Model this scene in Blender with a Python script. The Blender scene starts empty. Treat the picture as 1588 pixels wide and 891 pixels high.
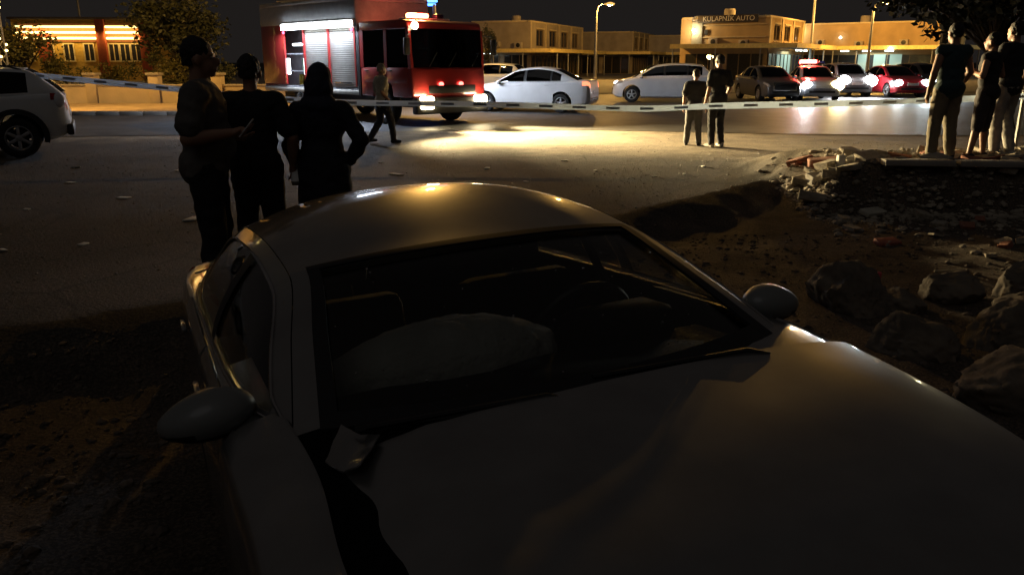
import bpy, bmesh, math, random
import numpy as np
from mathutils import Matrix, Vector, Euler, noise as mnoise
random.seed(7); np.random.seed(7)
R = math.radians
scene = bpy.context.scene
COL = scene.collection
# ------------------------------------------------------------------ camera, sky, exposure
cam_d = bpy.data.cameras.new('camera'); cam = bpy.data.objects.new('camera', cam_d); COL.objects.link(cam)
cam.location = (0, 0, 1.65); cam.rotation_euler = (R(90 - 15.66), 0, 0)
cam_d.sensor_width = 36; cam_d.lens = 28.34; cam_d.clip_start = 0.05; cam_d.clip_end = 2000
scene.camera = cam
world = bpy.data.worlds.new('World'); scene.world = world; world.use_nodes = True
wn = world.node_tree; wn.nodes.clear()
w_out = wn.nodes.new('ShaderNodeOutputWorld'); w_bg = wn.nodes.new('ShaderNodeBackground'); w_bg2 = wn.nodes.new('ShaderNodeBackground')
w_add = wn.nodes.new('ShaderNodeAddShader'); w_sky = wn.nodes.new('ShaderNodeTexSky')
w_sky.sky_type = 'NISHITA'; w_sky.sun_disc = False; w_sky.sun_elevation = R(-4); w_sky.sun_rotation = R(200)
w_bg.inputs['Strength'].default_value = 0.004
w_bg2.inputs['Color'].default_value = (1.0, 0.86, 0.80, 1); w_bg2.inputs['Strength'].default_value = 0.0125   # city glow in the night sky
wn.links.new(w_sky.outputs[0], w_bg.inputs[0]); wn.links.new(w_bg.outputs[0], w_add.inputs[0]); wn.links.new(w_bg2.outputs[0], w_add.inputs[1])
wn.links.new(w_add.outputs[0], w_out.inputs[0])
fill_sun_d = bpy.data.lights.new('moon', 'SUN'); fill_sun_d.energy = .05; fill_sun_d.angle = R(35); fill_sun_d.color = (1, .97, .95)      # weak fill added behind the camera, high up, to lift the dark foreground
moon = bpy.data.objects.new('moon', fill_sun_d); COL.objects.link(moon); moon.rotation_euler = (R(32), R(-18), 0)
scene.view_settings.view_transform = 'Standard'; scene.view_settings.look = 'None'
scene.view_settings.exposure = 0; scene.view_settings.gamma = 1
scene.cycles.use_denoising = True; scene.cycles.max_bounces = 6; scene.cycles.transparent_max_bounces = 12
scene.cycles.sample_clamp_indirect = 4; scene.cycles.caustics_reflective = False; scene.cycles.caustics_refractive = False
scene.cycles.use_light_tree = True

# ------------------------------------------------------------------ materials
MATS = {}
def nodes_of(name):
    m = bpy.data.materials.new(name); m.use_nodes = True; nt = m.node_tree
    return m, nt, nt.nodes['Principled BSDF']
def mat(name, col, rough=.6, metal=0, var=.15, scale=6, bump=0, bscale=40, coat=0, spec=.5, col2=None, trans=0):
    if name in MATS: return MATS[name]
    m, nt, b = nodes_of(name); L = nt.links
    tc = nt.nodes.new('ShaderNodeTexCoord'); nz = nt.nodes.new('ShaderNodeTexNoise'); nz.inputs['Scale'].default_value = scale; nz.inputs['Detail'].default_value = 6
    L.new(tc.outputs['Object'], nz.inputs['Vector'])
    rp = nt.nodes.new('ShaderNodeValToRGB'); L.new(nz.outputs['Fac'], rp.inputs[0])
    c2 = col2 or tuple(c * (1 - var) for c in col); c1 = tuple(min(1, c * (1 + var)) for c in col)
    rp.color_ramp.elements[0].position = .3; rp.color_ramp.elements[1].position = .7
    rp.color_ramp.elements[0].color = (*c2, 1); rp.color_ramp.elements[1].color = (*c1, 1)
    L.new(rp.outputs[0], b.inputs['Base Color'])
    b.inputs['Roughness'].default_value = rough; b.inputs['Metallic'].default_value = metal
    b.inputs['Specular IOR Level'].default_value = spec
    b.inputs['Coat Weight'].default_value = coat; b.inputs['Coat Roughness'].default_value = .06
    if trans: b.inputs['Transmission Weight'].default_value = trans
    if bump:
        n2 = nt.nodes.new('ShaderNodeTexNoise'); n2.inputs['Scale'].default_value = bscale; n2.inputs['Detail'].default_value = 5
        L.new(tc.outputs['Object'], n2.inputs['Vector'])
        bp = nt.nodes.new('ShaderNodeBump'); bp.inputs['Strength'].default_value = bump; bp.inputs['Distance'].default_value = .02
        L.new(n2.outputs['Fac'], bp.inputs['Height']); L.new(bp.outputs[0], b.inputs['Normal'])
    MATS[name] = m; return m
def emit(name, col, strength, base=(.5, .5, .5)):
    if name in MATS: return MATS[name]
    m, nt, b = nodes_of(name)
    b.inputs['Base Color'].default_value = (*base, 1); b.inputs['Emission Color'].default_value = (*col, 1); b.inputs['Emission Strength'].default_value = strength
    MATS[name] = m; return m
def glass(name, tint=(.55, .6, .58), rough=.02, f0=.05):
    if name in MATS: return MATS[name]
    m = bpy.data.materials.new(name); m.use_nodes = True; nt = m.node_tree; nt.nodes.clear(); L = nt.links
    o = nt.nodes.new('ShaderNodeOutputMaterial'); mx = nt.nodes.new('ShaderNodeMixShader'); t = nt.nodes.new('ShaderNodeBsdfTransparent'); g = nt.nodes.new('ShaderNodeBsdfGlossy'); lw = nt.nodes.new('ShaderNodeLayerWeight')
    p = nt.nodes.new('ShaderNodeMath'); p.operation = 'POWER'; p.inputs[1].default_value = 5; q = nt.nodes.new('ShaderNodeMath'); q.operation = 'MULTIPLY_ADD'; q.inputs[1].default_value = 1 - f0; q.inputs[2].default_value = f0
    lw.inputs['Blend'].default_value = .5; L.new(lw.outputs['Facing'], p.inputs[0]); L.new(p.outputs[0], q.inputs[0]); L.new(q.outputs[0], mx.inputs[0])
    tc = nt.nodes.new('ShaderNodeTexCoord'); nz = nt.nodes.new('ShaderNodeTexNoise'); nz.inputs['Scale'].default_value = 3; L.new(tc.outputs['Object'], nz.inputs['Vector'])
    mr = nt.nodes.new('ShaderNodeMapRange'); mr.inputs['To Min'].default_value = rough * .6; mr.inputs['To Max'].default_value = rough * 1.8
    L.new(nz.outputs['Fac'], mr.inputs['Value']); L.new(mr.outputs[0], g.inputs['Roughness'])
    t.inputs[0].default_value = (*tint, 1); L.new(t.outputs[0], mx.inputs[1]); L.new(g.outputs[0], mx.inputs[2]); L.new(mx.outputs[0], o.inputs[0])
    MATS[name] = m; return m
def paint(name, col, rough=.38, coat=.8, flake=0.0):
    m = mat(name, col, rough, flake, .05, 2.5, coat=coat, bump=.03, bscale=3); return m

def ground_mat():
    m, nt, b = nodes_of('ground_earth'); L = nt.links
    tc = nt.nodes.new('ShaderNodeTexCoord'); at = nt.nodes.new('ShaderNodeAttribute'); at.attribute_name = 'dirt'
    def nz(sc, det=8, ro=.6):
        n = nt.nodes.new('ShaderNodeTexNoise'); n.inputs['Scale'].default_value = sc; n.inputs['Detail'].default_value = det; n.inputs['Roughness'].default_value = ro
        L.new(tc.outputs['Object'], n.inputs['Vector']); return n
    def ramp(src, p0, c0, p1, c1):
        r = nt.nodes.new('ShaderNodeValToRGB'); r.color_ramp.elements[0].position = p0; r.color_ramp.elements[1].position = p1
        r.color_ramp.elements[0].color = (*c0, 1); r.color_ramp.elements[1].color = (*c1, 1); L.new(src, r.inputs[0]); return r
    a = ramp(nz(.55, 10, .7).outputs['Fac'], .36, (.036, .033, .031), .68, (.115, .10, .084))       # sandy gravel hardstanding
    ds = nt.nodes.new('ShaderNodeMix'); ds.data_type = 'RGBA'; ds.inputs['Factor'].default_value = .18; L.new(tc.outputs['Object'], ds.inputs['A']); L.new(nz(1.5, 4).outputs['Color'], ds.inputs['B'])
    vo = nt.nodes.new('ShaderNodeTexVoronoi'); vo.feature = 'DISTANCE_TO_EDGE'; vo.inputs['Scale'].default_value = .9; L.new(ds.outputs['Result'], vo.inputs['Vector'])
    ck = ramp(vo.outputs['Distance'], .006, (.35, .35, .35), .022, (1, 1, 1)); ma = nt.nodes.new('ShaderNodeMix'); ma.data_type = 'RGBA'; ma.blend_type = 'MULTIPLY'; ma.inputs['Factor'].default_value = .8      # cracks in the worn surface
    L.new(a.outputs[0], ma.inputs['A']); L.new(ck.outputs[0], ma.inputs['B'])
    d = ramp(nz(2.2).outputs['Fac'], .3, (.075, .060, .048), .75, (.17, .13, .098))      # reddish dug earth
    s = ramp(nz(55, 3).outputs['Fac'], .45, (.55, .55, .55), .62, (1.35, 1.3, 1.2))
    mx = nt.nodes.new('ShaderNodeMix'); mx.data_type = 'RGBA'; L.new(at.outputs['Fac'], mx.inputs['Factor']); L.new(ma.outputs['Result'], mx.inputs['A']); L.new(d.outputs[0], mx.inputs['B'])
    sa = ramp(nz(1.4, 9, .7).outputs['Fac'], .35, (.17, .14, .105), .7, (.36, .30, .215)); a2 = nt.nodes.new('ShaderNodeAttribute'); a2.attribute_name = 'sand_pool'      # pale sand by the road, band shaped to lighten the headlamp pool
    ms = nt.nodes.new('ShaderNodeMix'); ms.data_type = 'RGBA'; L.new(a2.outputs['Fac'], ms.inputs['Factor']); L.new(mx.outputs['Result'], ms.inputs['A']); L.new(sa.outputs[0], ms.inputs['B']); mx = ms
    mu = nt.nodes.new('ShaderNodeMix'); mu.data_type = 'RGBA'; mu.blend_type = 'MULTIPLY'; mu.inputs['Factor'].default_value = 1
    L.new(mx.outputs['Result'], mu.inputs['A']); L.new(s.outputs[0], mu.inputs['B']); L.new(mu.outputs['Result'], b.inputs['Base Color'])
    b.inputs['Roughness'].default_value = .85; b.inputs['Specular IOR Level'].default_value = .3
    bp = nt.nodes.new('ShaderNodeBump'); bp.inputs['Strength'].default_value = .7; bp.inputs['Distance'].default_value = .03
    L.new(nz(28, 8, .7).outputs['Fac'], bp.inputs['Height']); L.new(bp.outputs[0], b.inputs['Normal'])
    return m

# ------------------------------------------------------------------ mesh helpers
class MB:
    def __init__(s): s.v = []; s.f = []; s.m = []
    def add(s, vs, fs, mi=0):
        o = len(s.v); s.v += [tuple(v) for v in vs]; s.f += [tuple(i + o for i in f) for f in fs]; s.m += [mi] * len(fs); return s
    def box(s, c, d, mi=0, rz=0, bev=0, M=None):
        x, y, z = d[0] / 2, d[1] / 2, d[2] / 2
        b = min(bev, x * .9, y * .9, z * .9)
        if b > 0:
            vs, fs = bevel_box(x, y, z, b)
        else:
            vs = [(-x, -y, -z), (x, -y, -z), (x, y, -z), (-x, y, -z), (-x, -y, z), (x, -y, z), (x, y, z), (-x, y, z)]
            fs = [(0, 3, 2, 1), (4, 5, 6, 7), (0, 1, 5, 4), (1, 2, 6, 5), (2, 3, 7, 6), (3, 0, 4, 7)]
        T = Matrix.Translation(c) @ (M if M is not None else Matrix.Rotation(rz, 4, 'Z'))
        return s.add([T @ Vector(v) for v in vs], fs, mi)
    def tube(s, pts, rad, n=8, mi=0, cap=True):
        pts = [Vector(p) for p in pts]; k = len(pts)
        rs = rad if hasattr(rad, '__len__') else [rad] * k
        vs = []; fs = []; up = None
        for i, p in enumerate(pts):
            t = (pts[min(i + 1, k - 1)] - pts[max(i - 1, 0)]).normalized()
            if up is None: up = Vector((0, 0, 1)) if abs(t.z) < .9 else Vector((1, 0, 0))
            a = t.cross(up).normalized(); bb = a.cross(t).normalized(); up = bb
            for j in range(n):
                q = 2 * math.pi * j / n; vs.append(p + (a * math.cos(q) + bb * math.sin(q)) * rs[i])
        for i in range(k - 1):
            for j in range(n): fs.append((i * n + j, i * n + (j + 1) % n, (i + 1) * n + (j + 1) % n, (i + 1) * n + j))
        if cap: fs.append(tuple(range(n - 1, -1, -1))); fs.append(tuple(range((k - 1) * n, k * n)))
        return s.add(vs, fs, mi)
    def ball(s, c, r, n=10, m=7, mi=0, M=None):
        r = r if hasattr(r, '__len__') else (r, r, r); vs = []; fs = []
        for i in range(m + 1):
            th = math.pi * i / m
            for j in range(n):
                ph = 2 * math.pi * j / n; vs.append(Vector((r[0] * math.sin(th) * math.cos(ph), r[1] * math.sin(th) * math.sin(ph), r[2] * math.cos(th))))
        for i in range(m):
            for j in range(n): fs.append((i * n + j, (i + 1) * n + j, (i + 1) * n + (j + 1) % n, i * n + (j + 1) % n))
        T = Matrix.Translation(c) @ (M or Matrix.Identity(4))
        return s.add([T @ v for v in vs], fs, mi)
    def lathe(s, prof, n=24, axis='X', c=(0, 0, 0), mi=0):
        vs = []; fs = []; k = len(prof)          # prof: (r, h)
        for r, h in prof:
            for j in range(n):
                q = 2 * math.pi * j / n; a, b = r * math.cos(q), r * math.sin(q)
                p = (h, a, b) if axis == 'X' else ((a, h, b) if axis == 'Y' else (a, b, h))
                vs.append((p[0] + c[0], p[1] + c[1], p[2] + c[2]))
        for i in range(k - 1):
            for j in range(n): fs.append((i * n + j, i * n + (j + 1) % n, (i + 1) * n + (j + 1) % n, (i + 1) * n + j))
        return s.add(vs, fs, mi)
    def grid(s, P, mi=0, thick=0, nrm=None):
        P = np.asarray(P); a, b = P.shape[:2]
        idx = lambda i, j: i * b + j
        vs = [tuple(p) for p in P.reshape(-1, 3)]
        fs = [(idx(i, j), idx(i + 1, j), idx(i + 1, j + 1), idx(i, j + 1)) for i in range(a - 1) for j in range(b - 1)]
        if thick:
            du = np.gradient(P, axis=0); dv = np.gradient(P, axis=1); n = np.cross(du, dv); n /= np.linalg.norm(n, axis=2, keepdims=True) + 1e-9
            Q = P - n * thick; o = a * b
            vs += [tuple(p) for p in Q.reshape(-1, 3)]
            fs += [(o + idx(i, j), o + idx(i, j + 1), o + idx(i + 1, j + 1), o + idx(i + 1, j)) for i in range(a - 1) for j in range(b - 1)]
            for i in range(a - 1):
                fs.append((idx(i, 0), o + idx(i, 0), o + idx(i + 1, 0), idx(i + 1, 0))); fs.append((idx(i, b - 1), idx(i + 1, b - 1), o + idx(i + 1, b - 1), o + idx(i, b - 1)))
            for j in range(b - 1):
                fs.append((idx(0, j), idx(0, j + 1), o + idx(0, j + 1), o + idx(0, j))); fs.append((idx(a - 1, j), o + idx(a - 1, j), o + idx(a - 1, j + 1), idx(a - 1, j + 1)))
        return s.add(vs, fs, mi)
    def build(s, name, mats, parent=None, smooth=True, angle=35, recalc=True):
        me = bpy.data.meshes.new(name); me.from_pydata(s.v, [], s.f)
        if not isinstance(mats, (list, tuple)): mats = [mats]
        for m in mats: me.materials.append(m)
        if len(mats) > 1: me.polygons.foreach_set('material_index', s.m)
        if recalc:
            bm = bmesh.new(); bm.from_mesh(me); bmesh.ops.remove_doubles(bm, verts=bm.verts, dist=1e-5); bmesh.ops.recalc_face_normals(bm, faces=bm.faces); bm.to_mesh(me); bm.free()
        if smooth:
            me.polygons.foreach_set('use_smooth', [True] * len(me.polygons)); me.set_sharp_from_angle(angle=R(angle))
        me.update()
        o = bpy.data.objects.new(name, me); COL.objects.link(o)
        if parent: o.parent = parent
        return o
_bb = {}
def bevel_box(x, y, z, b):
    bm = bmesh.new(); bmesh.ops.create_cube(bm, size=2); bmesh.ops.scale(bm, vec=(x, y, z), verts=bm.verts)
    bmesh.ops.bevel(bm, geom=bm.edges[:], offset=b, segments=2, affect='EDGES', profile=.5)
    bm.verts.index_update(); vs = [tuple(v.co) for v in bm.verts]; fs = [tuple(v.index for v in f.verts) for f in bm.faces]; bm.free(); return vs, fs
def tag(o, label=None, cat=None, group=None, kind=None):
    if label: o['label'] = label
    if cat: o['category'] = cat
    if group: o['group'] = group
    if kind: o['kind'] = kind
    return o
def empty(name, loc=(0, 0, 0), rz=0, label=None, cat=None, group=None):
    o = bpy.data.objects.new(name, None); COL.objects.link(o); o.location = loc; o.rotation_euler = (0, 0, rz); o.empty_display_size = .2
    return tag(o, label, cat, group)
def pchip(xs, ys):
    xs = np.array(xs, float); ys = np.array(ys, float)
    if xs[0] > xs[-1]: xs, ys = xs[::-1], ys[::-1]
    h = np.diff(xs); d = np.diff(ys) / h; m = np.zeros(len(xs)); m[0], m[-1] = d[0], d[-1]
    for i in range(1, len(xs) - 1):
        if d[i - 1] * d[i] > 0:
            w1, w2 = 2 * h[i] + h[i - 1], h[i] + 2 * h[i - 1]; m[i] = (w1 + w2) / (w1 / d[i - 1] + w2 / d[i])
    def f(x):
        x = np.clip(np.asarray(x, float), xs[0], xs[-1]); i = np.clip(np.searchsorted(xs, x) - 1, 0, len(h) - 1); t = (x - xs[i]) / h[i]
        return (2 * t**3 - 3 * t**2 + 1) * ys[i] + (t**3 - 2 * t**2 + t) * h[i] * m[i] + (-2 * t**3 + 3 * t**2) * ys[i + 1] + (t**3 - t**2) * h[i] * m[i + 1]
    return f
def bake(o, mods):
    for typ, kw in mods:
        md = o.modifiers.new(typ, typ)
        for k, v in kw.items(): setattr(md, k, v)
    dg = bpy.context.evaluated_depsgraph_get(); dg.update()
    me = bpy.data.meshes.new_from_object(o.evaluated_get(dg)); old = o.data; o.modifiers.clear(); o.data = me; me.name = old.name
    return o
def light(name, typ, loc, power, col, parent=None, **kw):
    d = bpy.data.lights.new(name, typ); d.energy = power; d.color = col
    for k, v in kw.items():
        if k not in ('aim',): setattr(d, k, v)
    o = bpy.data.objects.new(name, d); COL.objects.link(o); o.location = loc
    if 'aim' in kw: o.rotation_euler = Vector(kw['aim']).to_track_quat('-Z', 'Y').to_euler()
    if parent: o.parent = parent
    return o
def text_mesh(name, body, size, material, parent, loc, rot, extrude=.01, align='CENTER'):
    c = bpy.data.curves.new(name, 'FONT'); c.body = body; c.size = size; c.extrude = extrude; c.align_x = align; c.align_y = 'CENTER'
    o = bpy.data.objects.new(name, c); COL.objects.link(o)
    dg = bpy.context.evaluated_depsgraph_get(); dg.update(); me = bpy.data.meshes.new_from_object(o.evaluated_get(dg)); bpy.data.objects.remove(o)
    me.materials.clear(); me.materials.append(material)
    o = bpy.data.objects.new(name, me); COL.objects.link(o); o.location = loc; o.rotation_euler = rot; o.parent = parent
    return o

def translucent(name, col):
    m = bpy.data.materials.new(name); m.use_nodes = True; nt = m.node_tree; b = nt.nodes['Principled BSDF']; b.inputs['Base Color'].default_value = (*col, 1); b.inputs['Roughness'].default_value = .4
    t = nt.nodes.new('ShaderNodeBsdfTranslucent'); t.inputs[0].default_value = (*col, 1); mx = nt.nodes.new('ShaderNodeMixShader'); mx.inputs[0].default_value = .5
    nt.links.new(b.outputs[0], mx.inputs[1]); nt.links.new(t.outputs[0], mx.inputs[2]); nt.links.new(mx.outputs[0], nt.nodes['Material Output'].inputs[0]); return m
TAPEM = translucent('tape_plastic', (.74, .82, .92))
SODIUM = (1, .53, .12)
BLACK = mat('black_plastic', (.012, .012, .013), .5); RUBBER = mat('rubber', (.015, .015, .015), .8, bump=.2, bscale=60)
ALLOY = mat('alloy', (.55, .56, .58), .35, .8); CHROME = mat('chrome', (.6, .6, .6), .15, 1)
STEEL = mat('galvanised_steel', (.32, .32, .31), .5, .6); CONC = mat('concrete', (.34, .31, .27), .85, bump=.4, bscale=25, scale=3)
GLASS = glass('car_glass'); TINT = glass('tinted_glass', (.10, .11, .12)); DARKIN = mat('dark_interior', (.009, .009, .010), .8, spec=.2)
# ------------------------------------------------------------------ ground and roads
EDGE = pchip([-60, -12, -8, -3.6, -2.3, 1.1, 5.0, 7, 60], [2.2, 3.3, 3.9, 4.75, 5.35, 8.6, 12.6, 14.0, 26])   # rim of the dug-out strip
def smooth(a, b, x):
    t = np.clip((x - a) / (b - a), 0, 1); return t * t * (3 - 2 * t)
def vnoise(x, y, sc, seed=0):
    out = np.empty(x.shape); f = x.ravel(); g = y.ravel(); o = out.ravel()
    for i in range(len(f)): o[i] = mnoise.noise((f[i] * sc + seed, g[i] * sc, seed * 1.7))
    return o.reshape(x.shape)
def ridge_far(x): return pchip([3.4, 5, 7, 10, 14], [10.3, 10.0, 9.75, 9.2, 8.6])(x)
def terrain(x, y, fine=True):
    e = EDGE(x); d = y - e
    n1 = vnoise(x, y, .7, 3); n2 = vnoise(x, y, 2.6, 9) if fine else 0 * x; n3 = vnoise(x, y, 9, 21) if fine else 0 * x
    d = d + n1 * .25 + n2 * .1
    low = -.24 + n1 * .05 + n2 * .03 + n3 * .014 + .10 * smooth(2.6, 6, x) * smooth(3.0, 7, y)
    hi = .0 + n1 * .012 + n3 * .004
    low = low - .11 * np.exp(-((x + .75) ** 2 + (y - 4.1) ** 2) / 1.6) + .13 * np.exp(-((x - .5) ** 2 + (y - 1.3) ** 2) / 1.2)
    t = smooth(-.75, .25, d)
    z = low * (1 - t) + hi * t
    rf = ridge_far(x)                                                      # heap of fill the bystanders stand on
    m = smooth(3.5, 4.6, x + n2 * .2) * smooth(-.35, .1, y - rf + n2 * .12) * (1 - smooth(1.8, 4.5, y - rf))
    z = z + m * (.42 - z) 
    near = smooth(2.0, 3.4, x) * (1 - smooth(4.2, 6.6, y)) * smooth(-1, 1, y)
    z = z + near * (.06 + .05 * n2)
    return z, (1 - t) * 1.0
def make_ground():
    def axis(a, b, st, far0, far1):
        mid = np.arange(a, b + 1e-6, st); l = []; s = st; p = a
        while p > far0: s *= 1.35; p -= s; l.append(max(p, far0))
        r = []; s = st; p = b
        while p < far1: s *= 1.35; p += s; r.append(min(p, far1))
        return np.array(l[::-1] + list(mid) + r)
    xs = axis(-9, 9.5, .085, -600, 600); ys = axis(-1.5, 16, .085, -300, 900)
    X, Y = np.meshgrid(xs, ys, indexing='ij'); Z, D = terrain(X, Y)
    far = smooth(16, 19, Y) + smooth(12, 16, abs(X)); far = np.clip(far, 0, 1); Z = np.where(Y > 16, Z * (1 - far), Z)
    mb = MB(); mb.grid(np.stack([X, Y, Z], -1))
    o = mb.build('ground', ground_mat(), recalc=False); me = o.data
    a = me.attributes.new('dirt', 'FLOAT', 'POINT'); a.data.foreach_set('value', D.ravel().astype(np.float32))
    e = pchip([-600, -9, -4, -2.6, 1.2, 4, 6.5, 9, 600], [17.5, 17.6, 17.6, 17.0, 15.0, 14.2, 13.8, 14.5, 15])(X); n = vnoise(X, Y, .8, 40) * .9 + vnoise(X, Y, 3, 44) * .35  # near edge of the pale band follows the lit headlamp pool
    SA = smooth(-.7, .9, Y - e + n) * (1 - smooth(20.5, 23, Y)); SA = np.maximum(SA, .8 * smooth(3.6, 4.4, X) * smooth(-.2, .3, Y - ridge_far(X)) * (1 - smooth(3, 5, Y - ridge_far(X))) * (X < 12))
    a = me.attributes.new('sand_pool', 'FLOAT', 'POINT'); a.data.foreach_set('value', SA.ravel().astype(np.float32))
    tag(o, kind='structure'); return o
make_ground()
def zg(x, y):
    z, _ = terrain(np.array([[float(x)]]), np.array([[float(y)]])); return float(z[0, 0])
ASPH = mat('asphalt', (.062, .062, .063), .55, bump=.5, bscale=18, scale=1.3, var=.35, spec=.5)
def sheet(name, poly_near, poly_far, z, material, nx=60):
    xs = np.linspace(poly_near[0][0], poly_near[-1][0], nx)
    fn = pchip(*zip(*poly_near)); ff = pchip(*zip(*poly_far))
    P = np.array([[(x, fn(x) + (t * (ff(x) - fn(x))) + (.12 * math.sin(x * 1.3) if t == 0 else 0), z) for t in np.linspace(0, 1, 6)] for x in xs])
    o = MB().grid(P).build(name, material, recalc=False); return tag(o, kind='structure')
sheet('road', [(-120, 16.5), (-14, 18.2), (-6, 19.2), (0, 20.4), (4, 20.0), (8, 18.6), (14, 19), (120, 24)], [(-120, 25.5), (-9, 25.8), (-2, 38), (6, 43), (120, 48)], .012, ASPH)
sheet('forecourt', [(-60, 60), (-8, 55), (-2, 43), (4, 44.5), (120, 49.5)], [(-60, 140), (120, 140)], .010, mat('forecourt_concrete', (.13, .12, .11), .7, bump=.3, bscale=12, scale=.8))
sheet('verge', [(-120, 25.9), (-9, 26.2), (-7, 27)], [(-120, 33.4), (-9, 33.4), (-7, 33.4)], .012, mat('sandy_verge', (.30, .23, .15), .9, bump=.6, bscale=15, scale=1.2, var=.25))
kb = MB()
for i in range(70):
    x = -60 + i * .75; kb.box((x, 26.0 + .0 * x, .06), (.742, .16, .14), bev=.015)
tag(kb.build('kerb', CONC), kind='structure')

# ------------------------------------------------------------------ cars
PROF_K = 8
class Car:
    def __init__(s, P):
        s.P = P; yf, yr, W = P['yf'], P['yr'], P['W']
        s.w = pchip([yr, yr + .08, yr + .35, yr + .9, yf - 1.1, yf - .5, yf - .16, yf - .04, yf], [W * q for q in (.74, .86, .945, .99, 1, .965, .87, .78, .66)])
        s.zt = pchip(*zip(*sorted(P['deck'])))
        zb = P.get('zb', .19)
        s.zb = pchip([yr, yr + .12, yr + .5, yf - .5, yf - .15, yf], [zb + .2, zb + .08, zb, zb, zb + .04, zb + .16])
        s.cr = pchip([yr, yr + .3, 0, yf - .5, yf], [.01, .03, .035, P.get('crown', .05), .012])
        s.rail = np.array(P['rail'], float); n = len(s.rail); s.n = n
        d = np.r_[0, np.cumsum(np.linalg.norm(np.diff(s.rail, axis=0), axis=1))]; s.ts = d / d[-1]
        s.rx = [pchip(s.ts, s.rail[:, i]) for i in range(3)]
        s.sA = s.ts[P['iA']]; s.sR = s.ts[P['iR']]
        bx = P['beltx']; s.bx = pchip(*zip(*sorted(bx)))
        s.cy = pchip([0, s.sA, (s.sA + s.sR) / 2, s.sR, 1], P['cy']); s.cz = pchip([0, s.sA, (s.sA + s.sR) / 2, s.sR, 1], P['cz'])
    def sec(s, y, k):
        y = np.asarray(y, float); k = np.asarray(k, float); w, zt, zb, cr = s.w(y), s.zt(y), s.zb(y), s.cr(y); h = zt - zb
        px = [0 * w, .86 * w, .985 * w, w, .985 * w, .935 * w, .70 * w, .36 * w, 0 * w]
        pz = [zb, zb, zb + .22 * h, zb + .52 * h, zt - .16 * h, zt - .012, zt + .6 * cr, zt + .9 * cr, zt + cr]
        i = np.clip(np.floor(k).astype(int), 0, 7); t = k - i
        PX = np.stack(np.broadcast_arrays(*px)); PZ = np.stack(np.broadcast_arrays(*pz))
        def cm(A):
            g = lambda j: np.take_along_axis(A, np.clip(j, 0, 8)[None], 0)[0]
            i_ = np.broadcast_to(i, A.shape[1:]); a, b, c, d = g(i_ - 1), g(i_), g(i_ + 1), g(i_ + 2)
            a = np.where(i_ == 0, b, a); d = np.where(i_ == 7, c, d)
            return .5 * (2 * b + (c - a) * t + (2 * a - 5 * b + 4 * c - d) * t * t + (3 * b - a - 3 * c + d) * t**3)
        return cm(PX), cm(PZ)
    def patch(s, y0, y1, k0, k1, side, off=.004, ny=16, nk=10, thick=.012):
        ys = np.linspace(y0, y1, ny); ks = np.linspace(k0, k1, nk); Y, K = np.meshgrid(ys, ks, indexing='ij'); X, Z = s.sec(Y, K)
        P = np.stack([X, Y, Z], -1); du = np.gradient(P, axis=0); dv = np.gradient(P, axis=1); n = np.cross(dv, du); n /= np.linalg.norm(n, axis=2, keepdims=True) + 1e-9
        flip = np.sign((n[..., 0] * 1 + n[..., 2] * .5).mean()) or 1
        P = P + n * flip * off; P[..., 0] *= side
        return P
    def panel(s, name, material, parent, y0, y1, k0, k1, side, off=.004, ny=16, nk=10, thick=.02, fn=None):
        P = s.patch(y0, y1, k0, k1, side, off, ny, nk)
        if fn is not None: P = fn(P)
        Q = P.copy(); Q[..., 0] -= side * thick * .8; Q[..., 2] -= thick * .3
        mb = MB(); return mb_solid(P, Q).build(name, material, parent, angle=40)
    def deck_panel(s, name, material, parent, y0, y1, k0, off=.006, ny=20, nk=8, fn=None):
        a = s.patch(y0, y1, k0, 8, 1, 0, ny, nk); b = a[:, ::-1][:, 1:].copy(); b[..., 0] *= -1
        P = np.concatenate([a, b], 1); P[..., 2] += off
        if fn is not None: P = fn(P)
        Q = P.copy(); Q[..., 2] -= .025
        return mb_solid(P, Q).build(name, material, parent, angle=40)
    def T(s, ss, uu):
        r = np.stack([f(ss) for f in s.rx], -1); l = r.copy(); l[..., 0] *= -1
        q = (1 - np.abs(2 * uu - 1) ** s.P.get('cpow', 2.2))[..., None]; p = r + (l - r) * uu[..., None]
        return p + q * np.stack([0 * ss, s.cy(ss), s.cz(ss)], -1)
    def tgrid(s, s0, s1, u0, u1, off=0, ns=16, nu=20):
        S, U = np.meshgrid(np.linspace(s0, s1, ns), np.linspace(u0, u1, nu), indexing='ij'); P = s.T(S, U)
        if off:
            e = 1e-3; a = s.T(np.clip(S + e, 0, 1), U) - s.T(np.clip(S - e, 0, 1), U); b = s.T(S, np.clip(U + e, 0, 1)) - s.T(S, np.clip(U - e, 0, 1)); n = np.cross(a, b); n /= np.linalg.norm(n, axis=-1, keepdims=True) + 1e-12
            n *= np.sign(n[..., 2].mean() or 1); P = P + n * off
        return P
    def S(s, ss, tt, side):
        r = np.stack([f(ss) for f in s.rx], -1); b = r.copy(); b[..., 0] = s.bx(r[..., 1]); b[..., 2] = s.zt(r[..., 1]) - .002
        b[..., 2] = np.minimum(b[..., 2], r[..., 2]); p = b + (r - b) * tt[..., None]; p[..., 0] += 4 * tt * (1 - tt) * .035 * smooth(0, .25, r[..., 2] - b[..., 2]); p[..., 0] *= side
        return p
    def sgrid(s, s0, s1, t0, t1, side, off=0, ns=24, nt=8):
        ss = np.linspace(s0, s1, ns); a = t0(ss) if callable(t0) else t0 + 0 * ss; b = t1(ss) if callable(t1) else t1 + 0 * ss
        SS = np.repeat(ss[:, None], nt, 1); q = np.linspace(0, 1, nt)[None]; TT = a[:, None] + (b - a)[:, None] * q
        P = s.S(SS, TT, side); P[..., 0] += side * off; return P
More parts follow.
